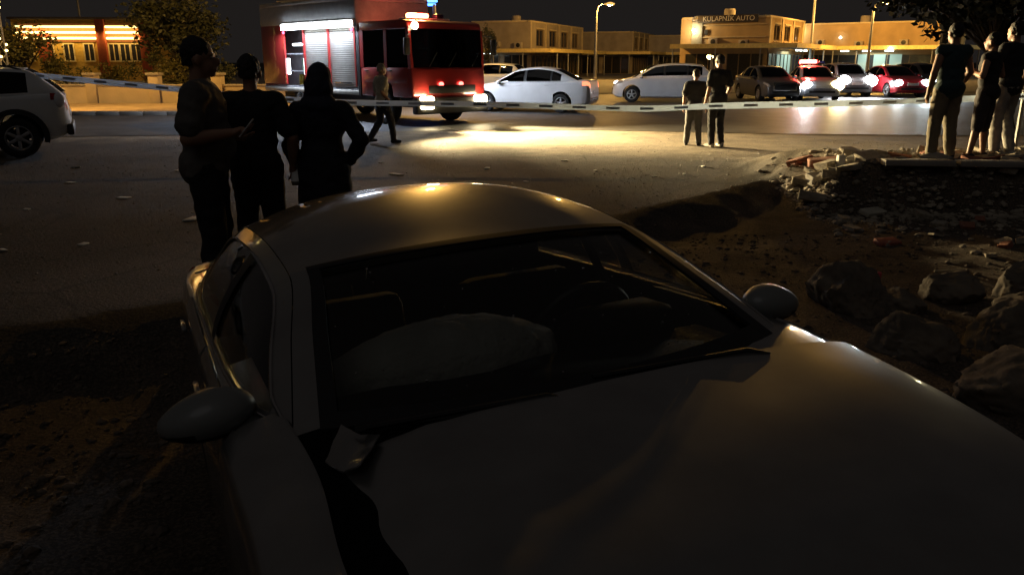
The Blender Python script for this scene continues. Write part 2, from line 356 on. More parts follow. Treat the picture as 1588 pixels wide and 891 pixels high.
    def height(s, ss):
        r = s.rx[2](ss); return np.maximum(r - s.zt(s.rx[1](ss)), 1e-3)
def mb_solid(P, Q):
    mb = MB(); a, b = P.shape[:2]; o = a * b; ix = lambda i, j: i * b + j
    fs = [(ix(i, j), ix(i + 1, j), ix(i + 1, j + 1), ix(i, j + 1)) for i in range(a - 1) for j in range(b - 1)]
    fs += [tuple(o + q for q in f[::-1]) for f in fs[:]]
    for i in range(a - 1):
        for j in (0, b - 1): fs.append((ix(i, j), ix(i + 1, j), o + ix(i + 1, j), o + ix(i, j)))
    for j in range(b - 1):
        for i in (0, a - 1): fs.append((ix(i, j), ix(i, j + 1), o + ix(i, j + 1), o + ix(i, j)))
    return mb.add(list(map(tuple, P.reshape(-1, 3))) + list(map(tuple, Q.reshape(-1, 3))), fs)

def make_wheel(c, r, wid, root, side, rimmat=None, spokes=5):
    x, y, z = c; h = wid / 2
    ty = MB().lathe([(r * .62, -h * .9), (r * .8, -h), (r * .93, -h * .95), (r * .99, -h * .7), (r, 0), (r * .99, h * .7), (r * .93, h * .95), (r * .8, h), (r * .62, h * .9), (r * .6, 0), (r * .62, -h * .9)], 32).build('wheel', RUBBER, root, angle=50)
    ty.location = c
    rm = MB(); rm.lathe([(r * .60, -h * .7), (r * .63, h * .95), (r * .60, h * .97), (r * .56, h * .7), (r * .54, 0)], 32)
    rm.lathe([(r * .16, h * .45), (r * .16, h * .8), (r * .11, h * .86), (.001, h * .86)], 16)
    for i in range(spokes):
        M = Matrix.Rotation(2 * math.pi * i / spokes, 4, 'X')
        rm.box(M @ Vector((h * .62, 0, r * .36)), (h * .25, r * .17, r * .46), bev=.012, M=M)
    rm.lathe([(r * .45, -h * .2), (.001, -h * .2)], 20, mi=1)
    ri = rm.build('rim', [rimmat or ALLOY, BLACK], ty)
    if side < 0: ty.rotation_euler = (0, 0, math.pi)
    return ty
def car_build(name, P, loc, heading, label, cat, group, pm, matrix=None):
    """heading: world angle of the car's forward axis (0 = +Y)."""
    root = empty(name, loc, heading, label, cat, group)
    if matrix is not None: root.matrix_world = matrix
    C = Car(P); yf, yr, W = P['yf'], P['yr'], P['W']; wr = P['wr']; wyf, wyr = P['wy']
    ny = P.get('ny', 44); nk = 24
    ys = np.r_[np.linspace(yr, yr + .3, 7), np.linspace(yr + .3, yf - .3, ny)[1:-1], np.linspace(yf - .3, yf, 8)]
    ks = np.linspace(0, 8, nk); Y, K = np.meshgrid(ys, ks, indexing='ij'); X, Z = C.sec(Y, K)
    n = len(ys); ring = 2 * nk - 2; vs = []
    for i in range(n):
        for k in range(nk): vs.append((X[i, k], Y[i, k], Z[i, k]))
        for k in range(nk - 2, 0, -1): vs.append((-X[i, k], Y[i, k], Z[i, k]))
    fs = [(i * ring + j, i * ring + (j + 1) % ring, (i + 1) * ring + (j + 1) % ring, (i + 1) * ring + j) for i in range(n - 1) for j in range(ring)]
    fs += [tuple(range(ring - 1, -1, -1)), tuple(range((n - 1) * ring, n * ring))]
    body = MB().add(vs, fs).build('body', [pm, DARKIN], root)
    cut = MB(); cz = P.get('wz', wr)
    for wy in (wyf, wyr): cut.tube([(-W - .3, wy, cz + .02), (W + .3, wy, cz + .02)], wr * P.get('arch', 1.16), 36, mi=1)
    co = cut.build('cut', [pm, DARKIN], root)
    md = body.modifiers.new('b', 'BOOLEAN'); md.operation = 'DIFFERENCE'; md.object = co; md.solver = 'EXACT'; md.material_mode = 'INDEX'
    bake(body, []); bpy.data.objects.remove(co)
    bm = bmesh.new(); bm.from_mesh(body.data); a0, c0 = C.rail[0][1] - .10, C.rail[-1][1] + .10; dl = []
    for f in bm.faces:
        c = f.calc_center_median()
        bxx = float(C.bx(c.y)); lim = a0 + .06 + P['cy'][0] * max(0, 1 - (abs(c.x) / C.rail[0][0]) ** 2.2)
        if c0 < c.y < lim and f.normal.z > .5 and abs(c.x) < bxx - .05 and c.z > .6: dl.append(f)
    bmesh.ops.delete(bm, geom=dl, context='FACES'); bm.to_mesh(body.data); bm.free()
    body.data.polygons.foreach_set('use_smooth', [True] * len(body.data.polygons)); body.data.set_sharp_from_angle(angle=R(32))
    hd = P.get('hd', False)
    # greenhouse
    sA, sR = C.sA, C.sR; pw = P.get('pillar', .055)
    roof = MB(); roof.grid(C.tgrid(sA, sR, 0, 1, 0, 26, 31), thick=0)
    Pr = C.tgrid(sA, sR, 0, 1, 0, 26, 31); Q = Pr.copy(); Q[..., 2] -= .03; mb_solid(Pr, Q).build('roof', P.get('roofmat', pm), root, angle=50)
    glm = P.get('glass', TINT)
    g0, g1 = sA * .03, sA * .985
    C.tgrid(0, 1, 0, 1)
    PP = C.tgrid(g0, g1, pw + .012, 1 - pw - .012, -.006, 14, 24); mb_solid(PP, PP - np.array([0, 0, .004])).build('windshield', P.get('wsglass', glm), root)
    fr = MB()
    for u0, u1 in ((pw, pw + .028), (1 - pw - .028, 1 - pw)): fr.grid(C.tgrid(0, sA, u0, u1, .003, 12, 3), thick=.008)
    fr.grid(C.tgrid(sA * .955, sA, pw, 1 - pw, .003, 3, 20), thick=.008); fr.grid(C.tgrid(0, sA * .09, pw, 1 - pw, .003, 4, 20), thick=.008)
    fr.build('windshield_seal', BLACK, root)
    for u0, u1 in ((0, pw), (1 - pw, 1)):
        for q0, q1 in ((0, sA), (sR, 1)):
            G = C.tgrid(q0, q1, u0, u1, .002, 14, 4); mb_solid(G, G - np.array([0, 0, .02])).build('pillar', pm, root)
    PP = C.tgrid(sR + (1 - sR) * .03, 1 - (1 - sR) * .05, pw, 1 - pw, -.004, 12, 20); mb_solid(PP, PP - np.array([0, 0, .004])).build('rear_window', glm, root)
    lo, hi = P.get('sill', .03), P.get('head', .045)
    t0 = lambda ss: np.minimum(lo / C.height(ss), .45); t1 = lambda ss: 1 - np.minimum(hi / C.height(ss), .45)
    # window s-ranges given by rail y
    def s_at(y):
        ss = np.linspace(0, 1, 600); return float(ss[np.argmin(abs(C.rx[1](ss) - y))])
    wins = [(s_at(a), s_at(b)) for a, b in P['windows']]
    for side in (1, -1):
        fm = MB(); cuts = [0] + [q for w_ in wins for q in w_] + [1]
        fm.grid(C.sgrid(0, 1, 0, t0, side, .004, 60, 3)); fm.grid(C.sgrid(0, 1, t1, 1, side, .004, 60, 3))
        for i in range(0, len(cuts), 2): fm.grid(C.sgrid(cuts[i], cuts[i + 1], t0, t1, side, .004, 10, 6), mi=1 if 0 < i < len(cuts) - 2 else 0)
        fm.build('window_frame', [pm, BLACK], root, recalc=False)
        for a, b in wins:
            G = C.sgrid(a - .004, b + .004, lambda q: t0(q) - .02, lambda q: t1(q) + .02, side, -.006, 22, 8); H = G.copy(); H[..., 0] -= side * .004
            mb_solid(G, H).build('side_window', P.get('sideglass', glm), root)
        if P.get('chrome'):
            tr = MB(); ss = np.linspace(.004, wins[-1][1] + .01, 60); 
            top = C.S(ss, t1(ss), side); top[:, 0] += side * .008; bot = C.S(ss, t0(ss) * .6, side); bot[:, 0] += side * .010
            tr.tube([tuple(p) for p in top], .005, 6); tr.tube([tuple(p) for p in bot], .005, 6); tr.build('window_trim', P.get('trimmat', CHROME), root)
        # doors
        for (a, b) in P['doors']:
            d = C.panel('door', pm, root, b, a, 1.7, 4.95, side, .004, 18, 12, .015)
            xh, zh = C.sec(np.array(b + .16), np.array(4.2)); 
            MB().box((side * (float(xh) + .022), b + .20, float(zh)), (.022, .19, .026), bev=.009).build('handle', pm, d)
        # mirror
        mx, my, mz = P.get('mirror', (W + .07, C.rail[0][1] - .22, float(C.zt(C.rail[0][1])) + .03))
        m = MB(); Mm = Matrix.Rotation(side * R(-12), 4, 'Z')
        vs = []
        m.ball((side * mx, my, mz), (.12, .08, .068), 18, 12, M=Mm)
        mo = m
        # teardrop: squash the rear half flat and lower the inner end
        nv = []
        for v in mo.v:
            q = Mm.inverted() @ (Vector(v) - Vector((side * mx, my, mz))); 
            if q.y < -.03: q.y = -.03 - (-.03 - q.y) * .25
            sx = q.x * side; q.z *= 1.0 - .25 * max(0, sx / .135); q.z -= .015 * (sx / .135)
            if q.z < -.045: q.z = -.045 - (-.045 - q.z) * .3
            nv.append(tuple(Mm @ q + Vector((side * mx, my, mz))))
        mo.v = nv
        mo.m = [1 if sum(mo.v[i][2] for i in f) / len(f) < mz - .026 else 0 for f in mo.f]
        mob = mo.build('mirror', [P.get('mirrormat', pm), BLACK], root)
        st = MB().tube([(side * (mx - .06), my - .005, mz - .04), (side * (mx - .10), my - .02, mz - .05), (side * (float(C.bx(my)) - .03), my - .03, mz - .045)], [.03, .026, .03], 8); st.build('mirror_stalk', BLACK, mob)
        gl = MB(); gl.ball((0, 0, 0), (.095, .004, .046), 14, 6); go = gl.build('mirror_glass', CHROME, mob); go.location = Mm @ Vector((0, -.052, -.004)) + Vector((side * mx, my, mz)); go.rotation_euler = (0, 0, side * R(-12))
        # lamps
        hl = P.get('headmat', mat('lamp_clear', (.5, .5, .52), .1, .3)); tl = P.get('tailmat', mat('lamp_red', (.35, .01, .01), .15))
        C.panel('headlight', hl, root, yf - .42, yf - .04, 4.2, 5.3, side, .006, 10, 6, .03)
        C.panel('taillight', tl, root, yr + .02, yr + .26, P.get('tk', (3.9, 5.0))[0], P.get('tk', (3.9, 5.0))[1], side, .006, 8, 8, .03)
        for wy in (wyf, wyr):
            make_wheel((side * (W - .115), wy, P.get('wz', wr)), wr, .21, root, side, P.get('rim'), P.get('spokes', 5))
            if P.get('cladding'):
                rr = wr * P.get('arch', 1.16); A = np.linspace(R(-14), R(194), 22); Pm = np.array([[(side * (W + .012 - .02 * j), wy + (rr - .02 + .09 * j) * math.cos(q), cz + .02 + (rr - .02 + .09 * j) * math.sin(q)) for j in (0, 1)] for q in A])
                Q = Pm.copy(); Q[..., 0] -= side * .05; mb_solid(Pm, Q).build('arch_trim', BLACK, root)
    if P.get('hood_fn') != 'skip':
        C.deck_panel('hood', pm, root, C.rail[0][1] + P.get('hood_gap', .17), yf - .16, 5.15, .006, 26 if not P.get('hood_fn') else 44, 10 if not P.get('hood_fn') else 24, P.get('hood_fn'))
    if P.get('trunk', True):
        C.deck_panel('trunk_lid', pm, root, yr + .06, C.rail[-1][1] - .04, 5.2, .006, 10, 8)
    # bumpers, plates, grille
    for yy, sg in ((yf, 1), (yr, -1)):
        zc = float(C.zb(yy)) + .10
        MB().box((0, yy + sg * .012, zc + .16), (.52, .012, .112), bev=.004).build('number_plate', mat('plate_white', (.7, .7, .66), .5), root)
        b = MB(); b.box((0, yy - sg * .05, zc - .05), (W * 1.25, .14, .10), bev=.03); b.build('bumper', BLACK, root)
    gr = MB(); zt = float(C.zt(yf - .03))
    for i in range(4): gr.box((0, yf + .004, zt - .10 - i * .035), (W * .9 - i * .05, .03, .016), bev=.005)
    gr.build('grille', BLACK, root)
    # cabin
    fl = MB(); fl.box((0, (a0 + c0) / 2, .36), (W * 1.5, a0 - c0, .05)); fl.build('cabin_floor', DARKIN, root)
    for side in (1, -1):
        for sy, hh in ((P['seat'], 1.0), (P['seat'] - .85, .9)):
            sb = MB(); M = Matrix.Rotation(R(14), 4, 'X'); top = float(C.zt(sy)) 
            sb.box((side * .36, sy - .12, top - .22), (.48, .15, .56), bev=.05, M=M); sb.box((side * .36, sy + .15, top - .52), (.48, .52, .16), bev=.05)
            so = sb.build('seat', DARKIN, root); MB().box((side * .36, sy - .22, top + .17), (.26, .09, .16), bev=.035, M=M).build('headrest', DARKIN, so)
    return root, C
# ------------------------------------------------------------------ foreground car with its bonnet forced up
SILVER = mat('silver_white_paint', (.37, .37, .365), .36, .88, .12, 6, coat=1, bump=.02, bscale=2.5)
def crumple(P):
    P = P.copy(); x, y = P[..., 0], P[..., 1]
    n = np.array([mnoise.noise((float(a) * 2.2, float(b) * 1.8, 4.0)) for a, b in zip(x.ravel(), y.ravel())]).reshape(x.shape)
    r = smooth(.35, .62, x) * smooth(.9, 1.3, y)                    # the side next to the sprung wing
    n2 = np.array([mnoise.noise((float(a) * 9, float(b) * 7, 8.0)) for a, b in zip(x.ravel(), y.ravel())]).reshape(x.shape); e = smooth(.15, .6, x) * (1 - smooth(1.5, 1.9, y))
    P[..., 2] += e * .004 * n2 + .02 + .003 * n - .03 * smooth(.2, .7, x) * smooth(1.7, 2.1, y)
    P[..., 0] -= smooth(.30, .78, x) * (.15 - .012 * smooth(1.1, 1.5, y))
    return P
FG = dict(yf=2.15, yr=-2.2, W=.885, wr=.32, wy=(1.38, -1.32), zb=.2, crown=.05, ny=60,
    deck=[(2.15, .50), (2.11, .66), (1.95, .77), (1.6, .87), (1.2, .94), (.92, .985), (.4, 1.0), (-1.2, 1.02), (-1.7, 1.02), (-2.05, .99), (-2.15, .92), (-2.2, .7)],
    rail=[(.715, 1.0, .985), (.655, .72, 1.125), (.592, .40, 1.262), (.60, -.10, 1.325), (.595, -.60, 1.315), (.62, -1.05, 1.20), (.66, -1.5, 1.03)], iA=2, iR=4,
    beltx=[(1.0, .715), (.75, .785), (.3, .81), (-.6, .815), (-1.1, .78), (-1.6, .66)], cy=[.17, .10, .0, -.06, -.12], cz=[.0, .045, .118, .10, .01], cpow=2.3,
    windows=[(.86, .06), (-.03, -.78), (-.85, -1.12)], doors=[(.84, .02), (-.02, -.95)], glass=glass('wreck_glass', (.86, .88, .86)), wsglass=glass('wreck_windshield', (.80, .81, .79), .02), sideglass=glass('wreck_side_glass', (.88, .9, .9)),
    chrome=True, seat=.05, hood_fn=crumple, pillar=.040, mirror=(.885, .765, 1.0), head=.036, sill=.02, mirrormat=paint('mirror_paint', (.20, .21, .205), .45, .3))
yaw, rol, pit = .428, .038, .095
Mcar = Matrix.Translation((-.191, 2.821, -.226)) @ Matrix.Rotation(math.pi + yaw, 4, 'Z') @ Matrix.Rotation(pit, 4, 'X') @ Matrix.Rotation(rol, 4, 'Y')
wreck, WC = car_build('crashed_car', FG, (0, 0, 0), 0, 'crashed silver white saloon with airbag out and bonnet forced up, filling the foreground', 'car', None, SILVER, Mcar)
def wreck_details(root, C):
    # black strip painted as shade of the bonnet gap, and the sprung wing itself
    C.panel('gap_shade_strip', mat('gap_shade_black', (.006, .006, .006), 1, spec=.05), root, 2.0, 1.02, 5.2, 6.9, 1, .003, 20, 8, .004)
    def out(P):
        P = P.copy(); t = smooth(.75, 1.9, P[..., 1]); k = np.linspace(0, 1, P.shape[1])[None, :]
        P[..., 0] += .035 * t * k + .012 * np.sin(P[..., 1] * 9) * k; P[..., 2] += .03 * t * k; return P
    f = C.panel('fender', SILVER, root, 2.0, .88, 3.3, 5.62, 1, .008, 26, 16, .012, out); f['label'] = 'bent front wing standing off the bonnet'
    C.panel('fender', SILVER, root, 2.0, .88, 3.3, 5.1, -1, .004, 20, 12, .012)
    # bent end of the wing standing up at the foot of the windscreen
    def z_on(x, y): 
        ks = np.linspace(4.5, 8, 200); X, Z = C.sec(np.full(200, y), ks); return float(np.interp(-x, -X, Z))
    rows = []
    for t in np.linspace(0, 1, 9):
        row = []
        for u in np.linspace(0, 1, 9):
            x = (.685 * (1 - u) + .625 * u) * (1 - t) + (.62 * (1 - u) + .555 * u) * t; y = (1.21 * (1 - u) + 1.27 * u) * (1 - t) + (1.08 * (1 - u) + 1.17 * u) * t
            row.append((x, y, z_on(x, y) + .018 + .045 * abs(u - .45) * (1 - .4 * t) + .006 * mnoise.noise(Vector((u * 3, t * 3, 2)))))
        rows.append(row)
    G = np.array(rows); mb_solid(G, G - np.array([0, 0, .004])).build('bent_panel', SILVER, root, angle=30)
    cw = C.tgrid(.0, C.sA * .1, .06, .94, 0, 3, 20); q = cw[0].copy(); rows = [q + np.array([0, .0, .004]), q + np.array([0, .09, -.012]), q + np.array([0, .17, -.03])]
    MB().grid(np.array(rows), thick=.01).build('cowl', BLACK, root)
    for x0 in (-.5, .1):
        w = MB(); w.tube([(x0, 1.20, 1.0), (x0 + .05, 1.17, 1.015), (x0 + .5, 1.13, 1.02)], .007, 6); w.build('wiper', BLACK, root)
    # cabin
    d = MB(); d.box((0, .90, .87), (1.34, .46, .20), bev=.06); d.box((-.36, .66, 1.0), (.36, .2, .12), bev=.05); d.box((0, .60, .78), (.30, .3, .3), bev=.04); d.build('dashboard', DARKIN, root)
    sw = MB(); ring = [(-.36 + .185 * math.cos(a), .42 + .185 * math.sin(a) * .42, .93 + .185 * math.sin(a) * .9) for a in np.linspace(0, 2 * math.pi, 33)]
    sw.tube(ring, .016, 8, cap=False); sw.box((-.36, .44, .93), (.13, .05, .1), bev=.02, M=Matrix.Rotation(R(-25), 4, 'X')); sw.box((-.36, .44, .93), (.34, .02, .035), bev=.008, M=Matrix.Rotation(R(-25), 4, 'X')); sw.build('steering_wheel', BLACK, root)
    def bag(name, c, r, seed):
        b = MB(); b.ball(c, r, 72, 44); nv = []
        for v in b.v:
            p = Vector(v) - Vector(c); n = mnoise.fractal(Vector(v) * 6 + Vector((seed, 0, 0)), 1.0, 2.0, 4); fold = (1 - abs(mnoise.noise(Vector((p.x * 7 + seed, p.y * 7, p.z * 4))))) ** 4 + .6 * (1 - abs(mnoise.noise(Vector((p.x * 15 + p.z * 9, p.y * 9, p.z * 12 + seed))))) ** 5
            nv.append(tuple(Vector(c) + p * (1.03 + .06 * n - .045 * fold)))
        b.v = nv; b.build(name, mat('airbag_cloth', (.45, .445, .42), .9, bump=.6, bscale=30), root, angle=70)
    bag('airbag', (.20, .60, .955), (.36, .17, .145), 2.0)
    cr = MB(); q = np.random.RandomState(5)
    for i in range(40):
        if True: p = C.T(np.array(q.uniform(.02, C.sA * .9)), np.array(q.uniform(.08, .92))) + np.array([0, .002, .004])
        else:
            yy = q.uniform(1.25, 1.95); kk = q.uniform(6.0, 8); X, Z = C.sec(np.array(yy), np.array(kk)); p = np.array([float(X) * q.choice([-1, 1]), yy, float(Z) + .034])
        s_ = q.uniform(.002, .0045); cr.box(tuple(p), (s_ * 1.5, s_, s_), M=Matrix.Rotation(q.rand() * 6, 4, 'Z') @ Matrix.Rotation(q.rand() * 6, 4, 'X'))
    cb = cr.build('glass_crumbs', CHROME, root, smooth=False); cb['kind'] = 'stuff'
    MB().tube([(-.70, .40, .60), (-.69, -.16, 1.20)], .02, 6).build('seat_belt', BLACK, root)
    MB().box((0, .42, 1.25), (.22, .05, .065), bev=.025, M=Matrix.Rotation(.1, 4, 'Z')).build('rear_view_mirror', BLACK, root)
wreck_details(wreck, WC)

# ------------------------------------------------------------------ other cars
def preset(kind, **kw):
    if kind == 'sedan':
        P = dict(yf=2.2, yr=-2.2, W=.85, wr=.31, wy=(1.36, -1.24), deck=[(2.2, .48), (2.16, .64), (1.98, .75), (1.5, .86), (1.05, .94), (-1.2, .99), (-1.6, 1.01), (-2.08, 1.02), (-2.17, .95), (-2.2, .66)],
            rail=[(.70, 1.08, .955), (.63, .66, 1.18), (.57, .22, 1.365), (.56, -.4, 1.42), (.55, -.95, 1.36), (.58, -1.32, 1.21), (.64, -1.72, 1.03)],
            beltx=[(1.08, .70), (.7, .765), (-.9, .775), (-1.72, .66)], windows=[(.86, .04), (-.05, -.86), (-.92, -1.22)], doors=[(.92, .0), (-.02, -.98)], seat=.1)
    elif kind == 'hatch':
        P = dict(yf=2.1, yr=-2.0, W=.87, wr=.32, wy=(1.3, -1.26), deck=[(2.1, .5), (2.05, .7), (1.88, .82), (1.4, .93), (1.1, 1.0), (-1.2, 1.06), (-1.85, 1.07), (-1.96, .98), (-2.0, .7)],
            rail=[(.72, 1.15, 1.01), (.65, .76, 1.24), (.58, .34, 1.45), (.57, -.5, 1.525), (.56, -1.42, 1.47), (.60, -1.72, 1.26), (.66, -1.92, 1.07)],
            beltx=[(1.15, .71), (.7, .78), (-1.2, .79), (-1.93, .68)], windows=[(.92, .04), (-.05, -.88), (-.95, -1.5)], doors=[(.95, .0), (-.02, -1.0)], seat=.1, trunk=False, tk=(4.0, 5.1))
    else:
        P = dict(yf=2.15, yr=-2.15, W=.91, wr=.345, wy=(1.34, -1.32), zb=.27, arch=1.2, deck=[(2.15, .6), (2.1, .8), (1.9, .90), (1.3, .98), (.95, 1.03), (-1.0, 1.07), (-1.95, 1.10), (-2.1, 1.0), (-2.15, .74)],
            rail=[(.75, 1.0, 1.04), (.69, .68, 1.27), (.63, .32, 1.47), (.62, -.6, 1.535), (.61, -1.52, 1.50), (.66, -1.84, 1.30), (.72, -2.06, 1.10)],
            beltx=[(1.0, .75), (.6, .82), (-1.2, .83), (-2.06, .74)], windows=[(.80, -.02), (-.10, -.86), (-1.0, -1.56)], doors=[(.88, -.04), (-.07, -.97)], seat=.05, trunk=False, cladding=True, tk=(4.1, 5.2), spokes=6)
    P.update(iA=2, iR=4, cy=[.16, .09, 0, -.05, -.10], cz=[0, .03, .04, .035, .005], ny=36); P.update(kw); return P
def flip_lamps(root, C, col, power, aim, size=.13, em=60, parts=((1, 1), (-1, 1))):
    yf = C.P['yf']
    for sd, on in parts:
        o = MB().ball((sd * .62, yf - .10, float(C.zt(yf - .25)) - .10), (size * 1.25, .10, size), 14, 10).build('headlamp', emit('headlamp_%d_%d' % (em, int(col[2] * 100)), col, em), root)
        l = light('headlamp_light', 'SPOT', (sd * .62, yf + .06, float(C.zt(yf - .25)) - .10), power, col, root, spot_size=R(95), spot_blend=.7, shadow_soft_size=.08); l.rotation_euler = Vector(aim).to_track_quat('-Z', 'Y').to_euler()
WHITE = paint('white_car_paint', (.72, .73, .74), .4, .6); PEARL = paint('pearl_suv_paint', (.74, .77, .79), .45, .6); RED = paint('red_car_paint', (.40, .02, .03)); GREYP = paint('grey_car_paint', (.07, .07, .075)); DARKP = paint('dark_car_paint', (.03, .032, .04))
LIT_TAIL = emit('tail_lamp_lit', (1, .25, .12), 2.0, (.4, .02, .02))
suv, SC = car_build('parked_suv', preset('suv', zb=.27), (-10.25, 14.55, 0), R(117), 'pale grey four-wheel-drive cut by the left edge, black wheel arches', 'car', None, PEARL)
for sd in (1, -1):
    rl = MB(); rl.tube([(sd * .60, .1, 1.52), (sd * .60, -.1, 1.575), (sd * .59, -1.3, 1.565), (sd * .59, -1.5, 1.50)], .018, 6); rl.build('roof_rail', BLACK, suv)
    MB().ball((sd * .80, -2.02, .98), (.045, .09, .13), 12, 8).build('rear_lamp', mat('lamp_clear_rear', (.75, .75, .8), .12), suv)
MB().box((0, -2.14, .46), (1.55, .12, .20), bev=.04).build('rear_bumper', BLACK, suv)
sedan, dC = car_build('white_saloon', preset('sedan', tailmat=LIT_TAIL, chrome=True), (.66, 28.2, .012), R(72), 'white saloon broadside in the road, nose hidden by the fire engine', 'car', 'cars stopped on the road', WHITE)
hatch, hC = car_build('white_hatchback', preset('hatch'), (6.35, 34.7, .012), R(80), 'white hatchback with dark windows behind the saloon, beside the pair of bystanders', 'car', 'cars stopped on the road', WHITE)
MB().ball((.60, 1.98, .78), (.10, .08, .07), 10, 8).build('headlamp', emit('hatch_lamp', (1, .9, .8), 6), hatch); MB().ball((-.60, 1.98, .78), (.10, .08, .07), 10, 8).build('headlamp', emit('hatch_lamp', (1, .9, .8), 6), hatch)
car_build('small_car', preset('hatch'), (-1.15, 38.5, .012), R(70), 'pale small car seen only over the bonnet of the white saloon', 'car', 'cars stopped on the road', paint('pale_car_paint', (.55, .57, .55)))
pol, pC = car_build('patrol_car', preset('sedan'), (13.3, 36.9, .012), R(172), 'patrol car with a lit red roof beacon and glaring headlamps', 'car', 'cars with headlamps on facing the scene', paint('patrol_paint', (.45, .46, .5)))
flip_lamps(pol, pC, (.9, .95, 1), 700, (.62, .80, -.03), .17, 60, ((1, 1),)); flip_lamps(pol, pC, (1, .72, .28), 600, (.05, 1, -.05), .22, 30, ((-1, 1),))
bb = MB(); bb.box((0, -.25, 1.53), (1.05, .22, .06), bev=.02); lb = bb.build('light_bar', BLACK, pol)
MB().box((.18, -.25, 1.60), (.72, .22, .20), bev=.05).build('beacon', emit('beacon_red', (1, .05, .04), 40, (.4, 0, 0)), lb); MB().box((-.38, -.25, 1.59), (.26, .2, .09), bev=.04).build('beacon', mat('beacon_blue', (.01, .02, .25), .2), lb)
light('beacon_light', 'POINT', (.15, -.2, 1.72), 260, (1, .06, .04), pol, shadow_soft_size=.1)
c, cC = car_build('oncoming_car', preset('hatch'), (16.45, 41.3, .012), R(176), 'car with one blinding white headlamp right behind the patrol car', 'car', 'cars with headlamps on facing the scene', paint('dull_car_paint', (.30, .30, .31)))
flip_lamps(c, cC, (.95, .98, 1), 450, (.3, 1, -.04), .26, 80)
c, cC = car_build('red_car', preset('sedan'), (18.45, 40.5, .012), R(181), 'red car with two bluish white headlamps, facing the scene', 'car', 'cars with headlamps on facing the scene', RED)
flip_lamps(c, cC, (.8, .95, 1), 500, (0, 1, -.05), .16, 45)
c, cC = car_build('dark_car', preset('hatch'), (20.9, 42.5, .012), R(186), 'dark car with pale headlamps between the red car and the bystanders', 'car', 'cars with headlamps on facing the scene', DARKP)
flip_lamps(c, cC, (.85, .95, 1), 200, (0, 1, -.05), .11, 18)
c, cC = car_build('grey_car', preset('sedan'), (11.2, 36.6, .012), R(183), 'unlit grey car with a dark grille to the left of the patrol car', 'car', 'cars with headlamps on facing the scene', GREYP)
gg = MB(); gg.box((0, 2.23, .62), (1.0, .05, .34), bev=.03); go = gg.build('grille_surround', CHROME, c); MB().box((0, 2.25, .62), (.9, .05, .27), bev=.02).build('grille_mesh', BLACK, go)

